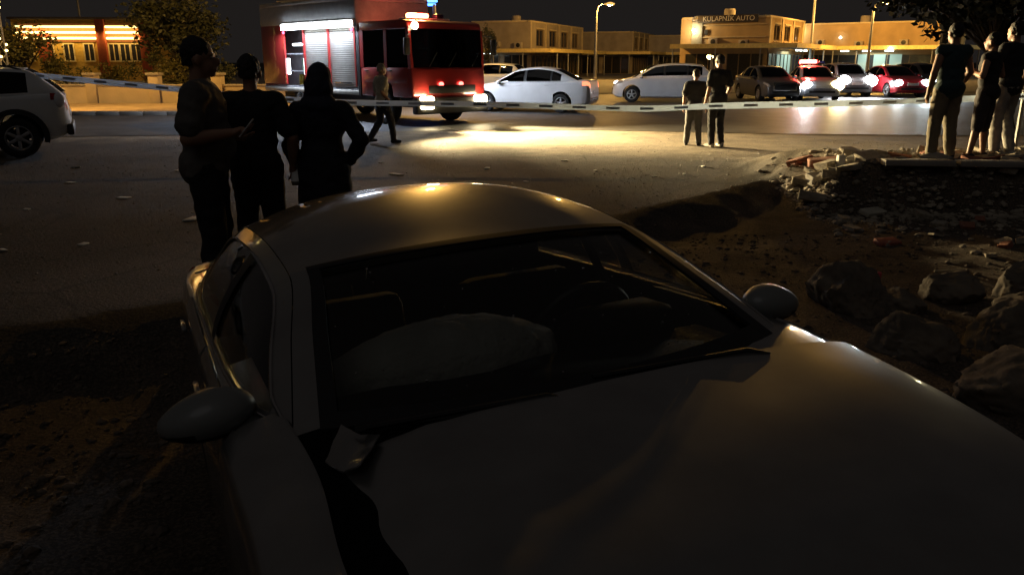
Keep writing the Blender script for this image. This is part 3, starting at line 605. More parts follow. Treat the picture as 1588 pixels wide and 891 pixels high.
# ------------------------------------------------------------------ fire engine
def fire_engine():
    r = empty('fire_engine', (-1.65, 22.07, .012), R(224), 'red fire engine with a white scene lamp along its open side lockers', 'fire engine')
    REDT = paint('fire_engine_red', (.28, .02, .018), .35, .8); SHUT = mat('shutter_aluminium', (.30, .285, .25), .45, .5, .08); GREYB = mat('locker_grey', (.33, .34, .36), .5, .2)
    WH = mat('truck_white', (.7, .69, .66), .4)
    hw = 1.25
    # cab: side silhouette extruded, pillars and panels apart from the glass
    def extr(name, prof, x0, x1, material, parent, bev=.0):
        n = len(prof); vs = [(x0, y, z) for y, z in prof] + [(x1, y, z) for y, z in prof]
        fs = [tuple(range(n)), tuple(range(2 * n - 1, n - 1, -1))] + [(i, i + n, (i + 1) % n + n, (i + 1) % n) for i in range(n)]
        mb = MB(); mb.add(vs, fs); o = mb.build(name, material, parent, angle=25)
        if bev: bake(o, [('BEVEL', dict(width=bev, segments=3, limit_method='ANGLE', angle_limit=R(40)))]); o.data.polygons.foreach_set('use_smooth', [True] * len(o.data.polygons)); o.data.set_sharp_from_angle(angle=R(30))
        return o
    cab = extr('cab', [(0, .72), (.02, 1.05), (-.02, 1.48), (-2.3, 1.48), (-2.3, .72), (-1.75, .72), (-1.70, 1.0), (-1.5, 1.16), (-1.1, 1.16), (-.9, 1.0), (-.85, .72)], -hw, hw, REDT, r, .05)
    extr('cab_roof', [(-.10, 2.42), (-.16, 2.60), (-.35, 2.66), (-2.3, 2.66), (-2.3, 2.42)], -hw, hw, REDT, r, .05)
    for sx in (1, -1):
        for y0, y1, sl in ((-.02, -.14, -.08), (-1.06, -1.18, 0), (-2.14, -2.3, 0)):
            vs = []; m = MB(); a = sx * hw; b = sx * (hw - .08)
            m.add([(a, y0, 1.47), (a, y1, 1.47), (b, y1, 1.47), (b, y0, 1.47), (a, y0 + sl, 2.43), (a, y1 + sl, 2.43), (b, y1 + sl, 2.43), (b, y0 + sl, 2.43)], [(0, 1, 2, 3), (4, 7, 6, 5), (0, 4, 5, 1), (1, 5, 6, 2), (2, 6, 7, 3), (3, 7, 4, 0)]); m.build('cab_pillar', REDT, r)
        for y0, y1 in ((-.16, -1.06), (-1.19, -2.13)):
            MB().box((sx * (hw - .03), (y0 + y1) / 2 - (.03 if y0 > -.5 else 0), 1.95), (.012, y0 - y1, .95)).build('cab_window', glass('truck_glass', (.14, .15, .16)), r)
            d = MB().box((sx * (hw + .006), (y0 + y1) / 2, 1.28), (.02, (y0 - y1) - .03, .38), bev=.006).build('cab_door', REDT, r); MB().box((sx * (hw + .03), y1 + .16, 1.40), (.03, .18, .03), bev=.01).build('handle', BLACK, d)
        m = MB(); m.box((sx * (hw + .22), .12, 2.0), (.16, .10, .42), bev=.03); m.tube([(sx * (hw - .02), -.05, 2.3), (sx * (hw + .2), .12, 2.26), (sx * (hw + .22), .12, 2.1)], .018, 6); m.build('side_mirror', BLACK, r)
        make_wheel((sx * (hw - .16), -1.3, .48), .48, .28, r, sx, mat('truck_rim', (.4, .4, .4), .5, .3), 8); make_wheel((sx * (hw - .16), -5.6, .48), .48, .28, r, sx, MATS['truck_rim'], 8)
        MB().box((sx * .92, .17, .60), (.44, .12, .32), bev=.07).build('headlamp', emit('truck_headlamp', (1, .80, .45), 55), r)
        MB().ball((sx * .34, .06, 1.06), (.085, .03, .055), 12, 8).build('red_flasher', emit('truck_flasher', (1, .10, .08), 8, (.4, 0, 0)), r)
        lo = light('low_beam_light', 'SPOT', (sx * .92, .27, .66), 8500, (1, .74, .36), r, spot_size=R(100), spot_blend=.6, shadow_soft_size=.09); lo.rotation_euler = (Vector((-.02, 1, -.158)).to_track_quat('-Z', 'Y') @ Euler((0, 0, R(-2.5))).to_quaternion()).to_euler(); lo.scale = (1, .085, 1)
        light('headlamp_light', 'SPOT', (sx * .92, .27, .66), 15000, (1, .76, .38), r, spot_size=R(52), spot_blend=1.0, shadow_soft_size=.09).rotation_euler = Vector((.04, 1, -.015)).to_track_quat('-Z', 'Y').to_euler()
    ws = MB(); G = np.array([[(x, -.03 - .075 * (z - 1.48) / .95 + .07 * (1 - (x / hw) ** 2), z) for z in np.linspace(1.48, 2.44, 6)] for x in np.linspace(-1.18, 1.18, 16)]); mb_solid(G, G - np.array([0, .012, 0])).build('windshield', glass('truck_windshield', (.2, .21, .21), .03), r)
    MB().box((0, .07, .52), (2.5, .22, .42), bev=.05).build('bumper', mat('truck_bumper', (.05, .05, .05), .5), r)
    MB().box((0, .115, .93), (1.6, .02, .20), bev=.008).build('grille', BLACK, r)
    for x in (-.7, .1, .75): MB().tube([(x, .10, 1.5), (x - .30, .05, 1.85)], .010, 5).build('wiper', BLACK, r)
    ch = MB(); ch.box((0, -4.2, .55), (1.0, 7.4, .25)); ch.build('chassis', BLACK, r)
    for sx in (1,):
        MB().box((sx * (hw - .02), -2.37, 1.55), (.05, .10, 1.7)).build('grab_panel', BLACK, r)
    # superstructure: floor, ends, roof, centre bulkhead leave side lockers
    y0, y1 = -2.42, -7.8
    for nm, c, d, m_ in (('locker_floor', (0, (y0 + y1) / 2, .86), (2.46, y0 - y1, .10), GREYB), ('body_roof', (0, (y0 + y1) / 2, 3.28), (2.5, y0 - y1, .12), GREYB), ('body_front_wall', (0, y0 - .04, 2.06), (2.48, .08, 2.32), GREYB), ('body_rear_wall', (0, y1 + .04, 2.06), (2.48, .08, 2.32), REDT),
                       ('bulkhead', (0, (y0 + y1) / 2, 2.0), (.9, y0 - y1 - .2, 2.2), GREYB)):
        MB().box(c, d, bev=.02).build(nm, m_, r)
    for sx in (1, -1):
        MB().box((sx * 1.23, (y0 + y1) / 2, 2.95), (.05, y0 - y1 - .02, .54), bev=.012).build('upper_panel', GREYB, r)
        MB().box((sx * 1.235, -7.1, 1.82), (.05, 1.36, 1.74), bev=.02).build('rear_side_panel', REDT, r)
        for q in (-2.52, -3.87, -5.22, -6.40): MB().box((sx * 1.235, q, 1.82), (.055, .07, 1.72)).build('locker_post', REDT, r)
        for a in (-3.195, -4.545):
            for i in range(24): 
                pass
            s = MB()
            for i in range(30): s.box((sx * 1.215, a, .965 + i * .0575), (.022 + .0, 1.27, .053), bev=.008)
            so_ = s.build('roller_shutter', SHUT, r); MB().box((sx * 1.24, a, 1.05), (.03, .9, .05), bev=.012).build('handle', CHROME, so_)
        MB().box((sx * 1.24, (y0 + y1) / 2, .80), (.03, y0 - y1, .12), bev=.01).build('side_rail', mat('reflective_strip', (.6, .58, .5), .4), r)
    MB().box((.46, -5.8, 1.8), (.02, 1.1, 1.7)).build('locker_back', mat('locker_blue', (.05, .08, .16), .6), r)
    for i, zz in enumerate((1.35, 1.85)): MB().box((.85, -5.8, zz), (.72, 1.1, .03)).build('locker_shelf', GREYB, r)
    for yy in (-5.32, -6.30): MB().tube([(1.18, yy, 1.25), (1.18, yy, 1.72)], .045, 10).build('locker_tube_lamp', emit('locker_tube', (.85, .93, 1), 9), r)
    MB().tube([(1.12, -5.55, 2.12), (1.12, -6.05, 2.12)], .035, 8).build('locker_tube_lamp', emit('locker_tube', (.85, .93, 1), 9), r)
    for yy, zz, c in ((-5.6, 1.0, (.5, .05, .03)), (-5.95, 1.0, (.5, .4, .05)), (-5.7, 1.45, (.1, .3, .12))): MB().tube([(.95, yy, zz - .08), (.95, yy, zz + .25)], [.1, .09], 12).build('locker_bottle', mat('bottle_%d' % int(yy * -100), c, .4), r)
    # scene lamp bar
    MB().box((1.27, -4.45, 2.64), (.06, 3.95, .20), bev=.02).build('scene_lamp_housing', WH, r)
    MB().box((1.315, -4.45, 2.62), (.05, 3.85, .17), bev=.02).build('scene_lamp', emit('scene_lamp', (.86, .94, 1), 22), r)
    light('scene_lamp_light', 'AREA', (1.42, -4.45, 2.56), 420, (.70, .80, 1), r, shape='RECTANGLE', size=3.8, size_y=.2).rotation_euler = Vector((1, 0, -1.5)).to_track_quat('-Z', 'Y').to_euler()
    MB().box((-1.27, -4.45, 2.64), (.06, 3.95, .20), bev=.02).build('scene_lamp_housing', WH, r); MB().box((-1.315, -4.45, 2.62), (.05, 3.85, .17), bev=.02).build('scene_lamp', emit('scene_lamp', (.86, .94, 1), 22), r)  # unseen far-side lamp bar, added to light the white saloon
    light('scene_lamp_light', 'AREA', (-1.42, -4.45, 2.56), 360, (.78, .86, 1), r, shape='RECTANGLE', size=3.8, size_y=.2).rotation_euler = Vector((-1, 0, -.25)).to_track_quat('-Z', 'Y').to_euler()  # light of the added far-side bar
    for yy in (-2.62, -6.35): MB().ball((1.27, yy, 2.47), (.03, .06, .045), 10, 6).build('marker_lamp', emit('marker_red', (1, .12, .25), 5, (.4, 0, 0)), r)
    # roof gear
    MB().box((0, -1.0, 2.70), (1.5, .30, .08), bev=.02).build('beacon_bar', WH, r)
    for x, c, nm in ((.42, (1, .36, .14), 30), (.12, (1, .10, .05), 26), (-.45, (.02, .02, .3), 0)):
        MB().box((x, -1.0, 2.80), (.26 if nm != 26 else .36, .24, .12), bev=.04).build('roof_beacon', emit('roof_beacon_%d' % nm, c, nm, (.3, .02, .05)) if nm else mat('roof_beacon_dark', (.03, .02, .06), .2), r)
    light('roof_beacon_light', 'POINT', (.2, -.85, 2.95), 22, (1, .14, .08), r, shadow_soft_size=.1)
    MB().ball((1.14, .04, 2.50), (.10, .07, .10), 12, 8).build('spot_lamp', emit('spot_lamp', (1, .72, .42), 25), r)
    ld = MB()
    for x in (.25, .72): ld.tube([(x, -2.2, 3.42), (x, -7.6, 3.46)], .03, 6)
    for i in range(17): ld.tube([(.25, -2.4 - i * .31, 3.43), (.72, -2.4 - i * .31, 3.43)], .016, 5)
    ld.build('roof_ladder', mat('ladder_alu', (.5, .5, .5), .4, .7), r)
    wm = MB(); wm.tube([(-.4, -3.0, 3.3), (-.4, -3.0, 3.75)], .10, 10); wm.tube([(-.4, -3.1, 3.72), (-.4, -2.7, 3.82), (-.4, -2.0, 3.95)], [.09, .08, .05], 10); wm.ball((-.4, -3.0, 3.74), .13); wm.build('water_cannon', STEEL, r)
    for x in (.9, .3, -.5): MB().tube([(x, -2.36, .9), (x + .0, -2.36, 2.6)], .02, 6).build('grab_rail', CHROME, r)
    return r
fire_engine()
# ------------------------------------------------------------------ people
SKIN = mat('skin', (.36, .20, .13), .55, var=.08)
def capsule(mb, a, b, ra, rb, n=10):
    a, b = Vector(a), Vector(b); t = (b - a); ln = t.length
    if ln < 1e-5: mb.ball(a, ra, n, 6); return
    mb.tube([a, a + t * .33, a + t * .66, b], [ra, ra + (rb - ra) * .33, ra + (rb - ra) * .66, rb], n); mb.ball(a, ra, n, 6); mb.ball(b, rb, n, 6)
def remesh(mb, name, material, parent, vox, it=6, fac=.5, wrinkle=0, fine=0):
    o = mb.build(name, material, parent, smooth=False, recalc=False)
    bake(o, [('REMESH', dict(mode='VOXEL', voxel_size=vox, use_smooth_shade=True)), ('SMOOTH', dict(factor=fac, iterations=it))])
    o.data.materials.clear(); o.data.materials.append(material)
    o.data.polygons.foreach_set('use_smooth', [True] * len(o.data.polygons))
    if wrinkle or fine:
        sd = len(bpy.data.objects) * .37
        nv = len(o.data.vertices); CO = np.empty(nv * 3, np.float32); NO = np.empty(nv * 3, np.float32); o.data.vertices.foreach_get('co', CO); o.data.vertex_normals.foreach_get('vector', NO); CO = CO.reshape(-1, 3); NO = NO.reshape(-1, 3); OUT = CO.copy()
        for i in range(nv):
            c = Vector(CO[i].tolist()); n = 0
            if wrinkle: n += wrinkle * (mnoise.noise(Vector((c.x * 5 + sd, c.y * 5, c.z * 13 + c.x * 6))) + .6 * mnoise.noise(Vector((c.x * 11, c.y * 11 + sd, c.z * 20 - c.x * 12))))
            if fine: n += fine * mnoise.noise(Vector((c.x * 55 + sd, c.y * 55, c.z * 40)))
            OUT[i] += NO[i] * n
        o.data.vertices.foreach_set('co', OUT.ravel()); o.data.update()
    return o
BASE = dict(pelvis=(0, 0, .95), waist=(0, .005, 1.10), chest=(0, .01, 1.29), neck=(0, -.01, 1.47), head=(0, .025, 1.625),
    shR=(.185, -.01, 1.405), elR=(.245, -.03, 1.13), wrR=(.26, .04, .885), shL=(-.185, -.01, 1.405), elL=(-.245, -.03, 1.13), wrL=(-.26, .04, .885),
    hipR=(.09, 0, .92), knR=(.105, .02, .50), anR=(.11, -.02, .085), hipL=(-.09, 0, .92), knL=(-.105, .02, .50), anL=(-.11, -.02, .085))
def person(loc, rz, height, label, pose=None, top=None, sleeve='short', bottom=None, legs='long', hair=(.012, .010, .009), build=1.0, belly=0, vox=.014, headturn=0, scarf=None, coat=None, shoes=(.03, .03, .03), group=None, hold=None, toes=(0, 0)):
    root = empty('person', loc, rz, label, 'person', group); J = dict(BASE); J.update(pose or {}); k = height / 1.75
    J = {a: Vector(b) * k for a, b in J.items()}; B = build * k
    def torso(mb, g=0, lo=True, up=True):
        if lo: mb.ball(J['pelvis'] + Vector((0, -.02 * k, -.01 * k)), (.168 * B + g, .122 * B + g, .13 * k + g), 14, 10)
        mb.ball(J['waist'] + Vector((0, belly * .5 * k, 0)), (.148 * B + g + belly * .3, .108 * B + g + belly * .6, .17 * k + g), 14, 10)
        if up:
            mb.ball(J['chest'], (.168 * B + g, .118 * B + g, .20 * k + g), 14, 10); capsule(mb, J['shR'] * .93 + J['chest'] * .07, J['shL'] * .93 + J['chest'] * .07, .068 * B + g, .068 * B + g)
            capsule(mb, J['neck'] + Vector((0, 0, -.06 * k)), (J['shR'] + J['neck']) / 2 + Vector((0, 0, -.035 * k)), .05 * B + g, .05 * B + g); capsule(mb, J['neck'] + Vector((0, 0, -.06 * k)), (J['shL'] + J['neck']) / 2 + Vector((0, 0, -.035 * k)), .05 * B + g, .05 * B + g)
    def arm(mb, s, g=0, part='all'):
        sh, el, wr = J['sh' + s], J['el' + s], J['wr' + s]
        if part == 'short': capsule(mb, sh, sh.lerp(el, .72), .060 * B + g, .052 * B + g * 1.5); return
        capsule(mb, sh, el, .056 * B + g, .042 * B + g); capsule(mb, el, el.lerp(wr, .35), .044 * B + g, .043 * B + g); capsule(mb, el.lerp(wr, .35), wr, .043 * B + g, .028 * B + g)
    def leg(mb, s, g=0, part='all'):
        h, kn, an = J['hip' + s], J['kn' + s], J['an' + s]
        if part == 'short': capsule(mb, h, kn.lerp(an, .12), .090 * B + g, .064 * B + g); return
        capsule(mb, h, kn, .090 * B + g, .060 * B + g); capsule(mb, kn, kn.lerp(an, .35), .058 * B + g, .058 * B + g); capsule(mb, kn.lerp(an, .35), an, .057 * B + g, .038 * B + g * 1.3)
    b = MB(); torso(b); hd = J['head']; Hm = Matrix.Rotation(headturn, 4, 'Z'); hq = lambda x, y, z: hd + Hm @ (Vector((x, y, z)) * k)
    capsule(b, J['neck'] + Vector((0, 0, -.04 * k)), hd + Vector((0, -.02 * k, -.06 * k)), .056 * k, .052 * k)
    b.ball(hq(0, -.012, .025), (.076 * k, .095 * k, .10 * k), 16, 12, M=Hm); b.ball(hq(0, .022, -.045), (.058 * k, .070 * k, .078 * k), 14, 10, M=Hm); b.ball(hq(0, .062, -.098), (.028 * k, .026 * k, .022 * k), 8, 6)
    b.ball(hq(0, .098, -.022), (.016 * k, .026 * k, .030 * k), 8, 6); b.ball(hq(0, .088, -.068), (.026 * k, .014 * k, .016 * k), 8, 6)
    for s in (1, -1): b.ball(hq(s * .080, -.008, -.012), (.012 * k, .022 * k, .036 * k), 8, 6); b.ball(hq(s * .034, .078, .022), (.022 * k, .016 * k, .012 * k), 8, 6)
    for s, sg in (('R', 1), ('L', -1)):
        arm(b, s); leg(b, s); wr = J['wr' + s]; d = (wr - J['el' + s]).normalized(); side = d.cross(Vector((0, 0, 1)) if abs(d.z) < .8 else Vector((0, 1, 0))).normalized(); nn = side.cross(d).normalized()
        if abs(d.z) >= .8: side, nn = Vector((0, 1, 0)), Vector((-sg, 0, 0))
        p0 = wr + d * .045 * k; capsule(b, wr, wr + d * .07 * k, .026 * k, .034 * k)
        for i, ln in enumerate((.066, .078, .072, .056)):
            base = wr + d * .085 * k + side * (i - 1.5) * .019 * k; mid = base + d * ln * .55 * k + nn * .012 * k; capsule(b, base, mid, .0105 * k, .0095 * k, 6); capsule(b, mid, mid + (d * .7 + nn * .7).normalized() * ln * .5 * k, .0095 * k, .008 * k, 6)
        tb = wr + d * .03 * k + side * -.03 * k if False else wr + d * .03 * k + side * .030 * k; capsule(b, tb, tb + (d * .6 + side * .6 + nn * .3) * .055 * k, .013 * k, .010 * k, 6)
        an = J['an' + s]; t = toes[0 if s == 'R' else 1]; fd = Vector((sg * .2 + math.sin(t), 1, 0)).normalized(); b.ball(an + Vector((0, -.02 * k, -.045 * k)), (.04 * k, .05 * k, .04 * k), 8, 6); capsule(b, an + Vector((0, 0, -.045 * k)), an + fd * .15 * k + Vector((0, 0, -.055 * k)), .036 * k, .026 * k)
    body = remesh(b, 'body', SKIN, root, vox * .8)
    for s in (1, -1):
        MB().ball(hq(s * .032, .070, .008), .0105 * k, 8, 6).build('eye', mat('eye', (.6, .58, .55), .2), root)
    if scarf is None:
        h = MB(); h.ball(hq(0, -.022, .040), (.084 * k, .098 * k, .098 * k), 16, 12, M=Hm); h.ball(hq(0, -.065, -.02), (.070 * k, .050 * k, .075 * k), 12, 8, M=Hm)
        n = len(h.v); h.v = [tuple(hd + Hm @ (Vector((q.x, min(q.y, .058 * k + max(0, q.z) * .25), max(q.z, -.045 * k + max(0, q.y) * .75)))) ) for q in [Hm.inverted() @ (Vector(v) - hd) for v in h.v]]
        remesh(h, 'hair', mat('hair_%d' % int(hair[0] * 1000), hair, .6, bump=.6, bscale=90), root, vox * .8, 3, fine=.009)
    else:
        h = MB(); h.ball(hq(0, -.015, .045), (.100 * k, .118 * k, .112 * k), 16, 12); h.ball(hq(0, -.05, -.05), (.122 * k, .112 * k, .13 * k), 14, 10); h.ball(J['neck'] + Vector((0, -.03 * k, -.02 * k)), (.165 * k, .12 * k, .09 * k), 14, 10)
        h.ball(hq(0, -.09, .015), (.06 * k, .06 * k, .06 * k), 10, 8); h.ball(J['chest'] + Vector((0, -.08 * k, .10 * k)), (.15 * k, .07 * k, .13 * k), 12, 8)
        remesh(h, 'headscarf', mat('headscarf', scarf, .8, bump=.5, bscale=20), root, vox * .9, 4, wrinkle=.010)
    def cloth(nm, c):
        c_ = mat('cloth_%s' % nm + '_%d_%d_%d' % tuple(int(q * 1000) for q in c), c, .85, bump=.5, bscale=14, var=.2); return c_
    if coat is not None:
        c = MB(); torso(c, .022); zt = J['waist'].z
        c.tube([(0, 0, J['waist'].z), (0, -.01, J['pelvis'].z), (0, -.01, .62 * k), (.0, 0, .30 * k), (0, 0, .10 * k)], [.16 * B, .205 * B, .225 * B, .235 * B, .25 * B], 18)
        c.v = [(v[0], v[1] * (.82 if v[2] < zt else 1), v[2]) for v in c.v]
        for s in 'RL': arm(c, s, .020)
        c2 = remesh(c, 'coat', cloth('coat', coat), root, vox, 5, wrinkle=.012)
    else:
        t = MB(); torso(t, .022)
        for s in 'RL':
            if sleeve == 'short': arm(t, s, .018, 'short')
            elif sleeve == 'long': arm(t, s, .012)
        t.ball(J['pelvis'] + Vector((0, -.01 * k, .0)), (.172 * B + .02, .128 * B + .02, .10 * k), 14, 8)
        remesh(t, 'shirt', cloth('shirt', top), root, vox, 4, wrinkle=.011)
        tr = MB(); torso(tr, .006, True, False) if False else None
        tr.ball(J['pelvis'] + Vector((0, -.02 * k, -.02 * k)), (.172 * B + .010, .128 * B + .010, .125 * k), 14, 8)
        for s in 'RL': leg(tr, s, .022 if legs == 'long' else .02, 'all' if legs == 'long' else 'short')
        remesh(tr, 'trousers', cloth('trousers', bottom), root, vox, 4, wrinkle=.010)
    for s in 'RL':
        sh = MB(); an = J['an' + s]; sg = 1 if s == 'R' else -1; t = toes[0 if s == 'R' else 1]; fd = Vector((sg * .2 + math.sin(t), 1, 0)).normalized()
        sh.ball(an + Vector((0, -.02 * k, -.038 * k)), (.046 * k, .06 * k, .052 * k), 10, 8); capsule(sh, an + Vector((0, 0, -.042 * k)), an + fd * .155 * k + Vector((0, 0, -.052 * k)), .045 * k, .033 * k)
        z0 = an.z - .085 * k; sh.v = [(v[0], v[1], max(v[2], z0)) for v in sh.v]
        remesh(sh, 'shoe', cloth('shoe', shoes), root, vox * .8, 2)
    if hold:
        nm, lab, size, m_, off = hold; wr = J['wrR'] if off[3] == 'R' else J['wrL']
        M = root.matrix_basis.copy() if False else Matrix.Translation(loc) @ Matrix.Rotation(rz, 4, 'Z')
        p = M @ (wr + Vector(off[:3]) * k); o = MB().box((0, 0, 0), size, bev=.006).build(nm, m_); o.location = p; o.rotation_euler = (R(-40), 0, rz + off[4]); tag(o, lab, 'phone' if 'phone' in nm else 'bottle')
    return root
PHONE = mat('phone_case', (.75, .75, .74), .3)
person((-2.12, 5.62, zg(-2.12, 5.62)), R(-78), 1.85, 'heavy-set person in a drab T-shirt, side on, raising a phone', dict(elR=(.25, -.06, 1.14), wrR=(.20, .19, 1.17), elL=(-.25, -.08, 1.13), wrL=(-.16, .16, 1.12), knR=(.10, .02, .5), knL=(-.10, .03, .5)), (.12, .11, .10), 'short', (.012, .012, .014), build=1.10, belly=.05, vox=.012, hair=(.01, .009, .008), hold=('mobile_phone', 'white mobile phone held up by the person in the drab T-shirt', (.075, .009, .15), PHONE, (0, .10, .03, 'R', 0)), group='bystanders with their backs to the camera')
person((-1.94, 6.15, zg(-1.94, 6.15)), R(4), 1.70, 'person in black with elbows out, between the profile figure and the headscarf', dict(elR=(.30, -.04, 1.14), wrR=(.27, .05, .93), elL=(-.31, -.04, 1.15), wrL=(-.15, .16, 1.05), anR=(.15, -.03, .085), anL=(-.12, .0, .085)), (.014, .014, .016), 'short', (.011, .011, .013), build=1.08, vox=.012, hold=('plastic_bottle', 'small pale bottle in the hand of the person in black', (.06, .06, .17), mat('bottle_clear', (.7, .7, .66), .3), (.015, .02, -.09, 'R', 0)), group='bystanders with their backs to the camera')
person((-1.46, 6.28, zg(-1.46, 6.28)), R(-4), 1.63, 'person in a dark headscarf and long dark coat, one hand on the hip', dict(elR=(.345, -.07, 1.17), wrR=(.21, .06, 1.00), elL=(-.27, -.02, 1.12), wrL=(-.25, .09, .90)), scarf=(.022, .024, .045), coat=(.012, .013, .020), build=1.06, vox=.012, group='bystanders with their backs to the camera')
person((-2.68, 17.05, zg(-2.68, 17.05)), R(-55), 1.60, 'person in a pale shirt walking past the side of the fire engine', dict(knR=(.10, .16, .50), anR=(.10, .20, .085), knL=(-.10, -.02, .5), anL=(-.10, -.28, .12), elR=(.24, -.12, 1.14), wrR=(.22, .06, .96)), (.42, .38, .28), 'short', (.03, .03, .04), vox=.016, hair=(.25, .22, .17))
person((3.68, 16.62, zg(3.68, 16.62)), R(-20), 1.50, 'shorter of the two bystanders standing in the headlamp beam, left of the pair', dict(anR=(.14, -.02, .085), anL=(-.15, 0, .085), knL=(-.13, .02, .5)), (.02, .021, .024), 'short', (.10, .10, .10), 'long', vox=.016, group='pair of bystanders in the headlamp beam')
person((4.06, 16.3, zg(4.06, 16.3)), R(25), 1.77, 'taller of the two bystanders in the headlamp beam, in dark trousers', dict(elR=(.26, -.03, 1.13), wrR=(.25, .10, .92), knR=(.11, .04, .5), anR=(.10, -.05, .085)), (.018, .019, .022), 'short', (.022, .022, .026), 'long', vox=.016, shoes=(.45, .43, .4), group='pair of bystanders in the headlamp beam')
person((5.50, 10.45, zg(5.50, 10.45)), R(12), 1.68, 'bystander in a sleeveless dark teal top on the rubble heap, leftmost there', dict(elR=(.27, -.03, 1.14), wrR=(.22, .12, .93), elL=(-.27, -.03, 1.13), anR=(.14, -.02, .085), anL=(-.14, 0, .085), knL=(-.12, .02, .5)), (.03, .06, .065), 'none', (.24, .20, .13), 'long', build=1.08, vox=.014, group='bystanders on the rubble heap')
person((6.08, 10.6, zg(6.08, 10.6)), R(40), 1.58, 'bystander in a black top with bare bent arm on the rubble heap, middle one', dict(elR=(.27, -.06, 1.17), wrR=(.12, .17, 1.22), elL=(-.30, -.02, 1.16), wrL=(-.13, .16, 1.2), anL=(-.16, .06, .085)), (.02, .018, .02), 'none', (.06, .05, .05), 'short', vox=.014, group='bystanders on the rubble heap')
person((6.52, 10.9, zg(6.52, 10.9)), R(20), 1.72, 'bystander in dark top and pale trousers on the rubble heap, cut by the right edge', dict(knR=(.12, .06, .5), anR=(.18, -.02, .085), elL=(-.26, -.02, 1.13)), (.018, .02, .024), 'short', (.36, .34, .31), 'long', vox=.014, shoes=(.4, .4, .38), group='bystanders on the rubble heap')
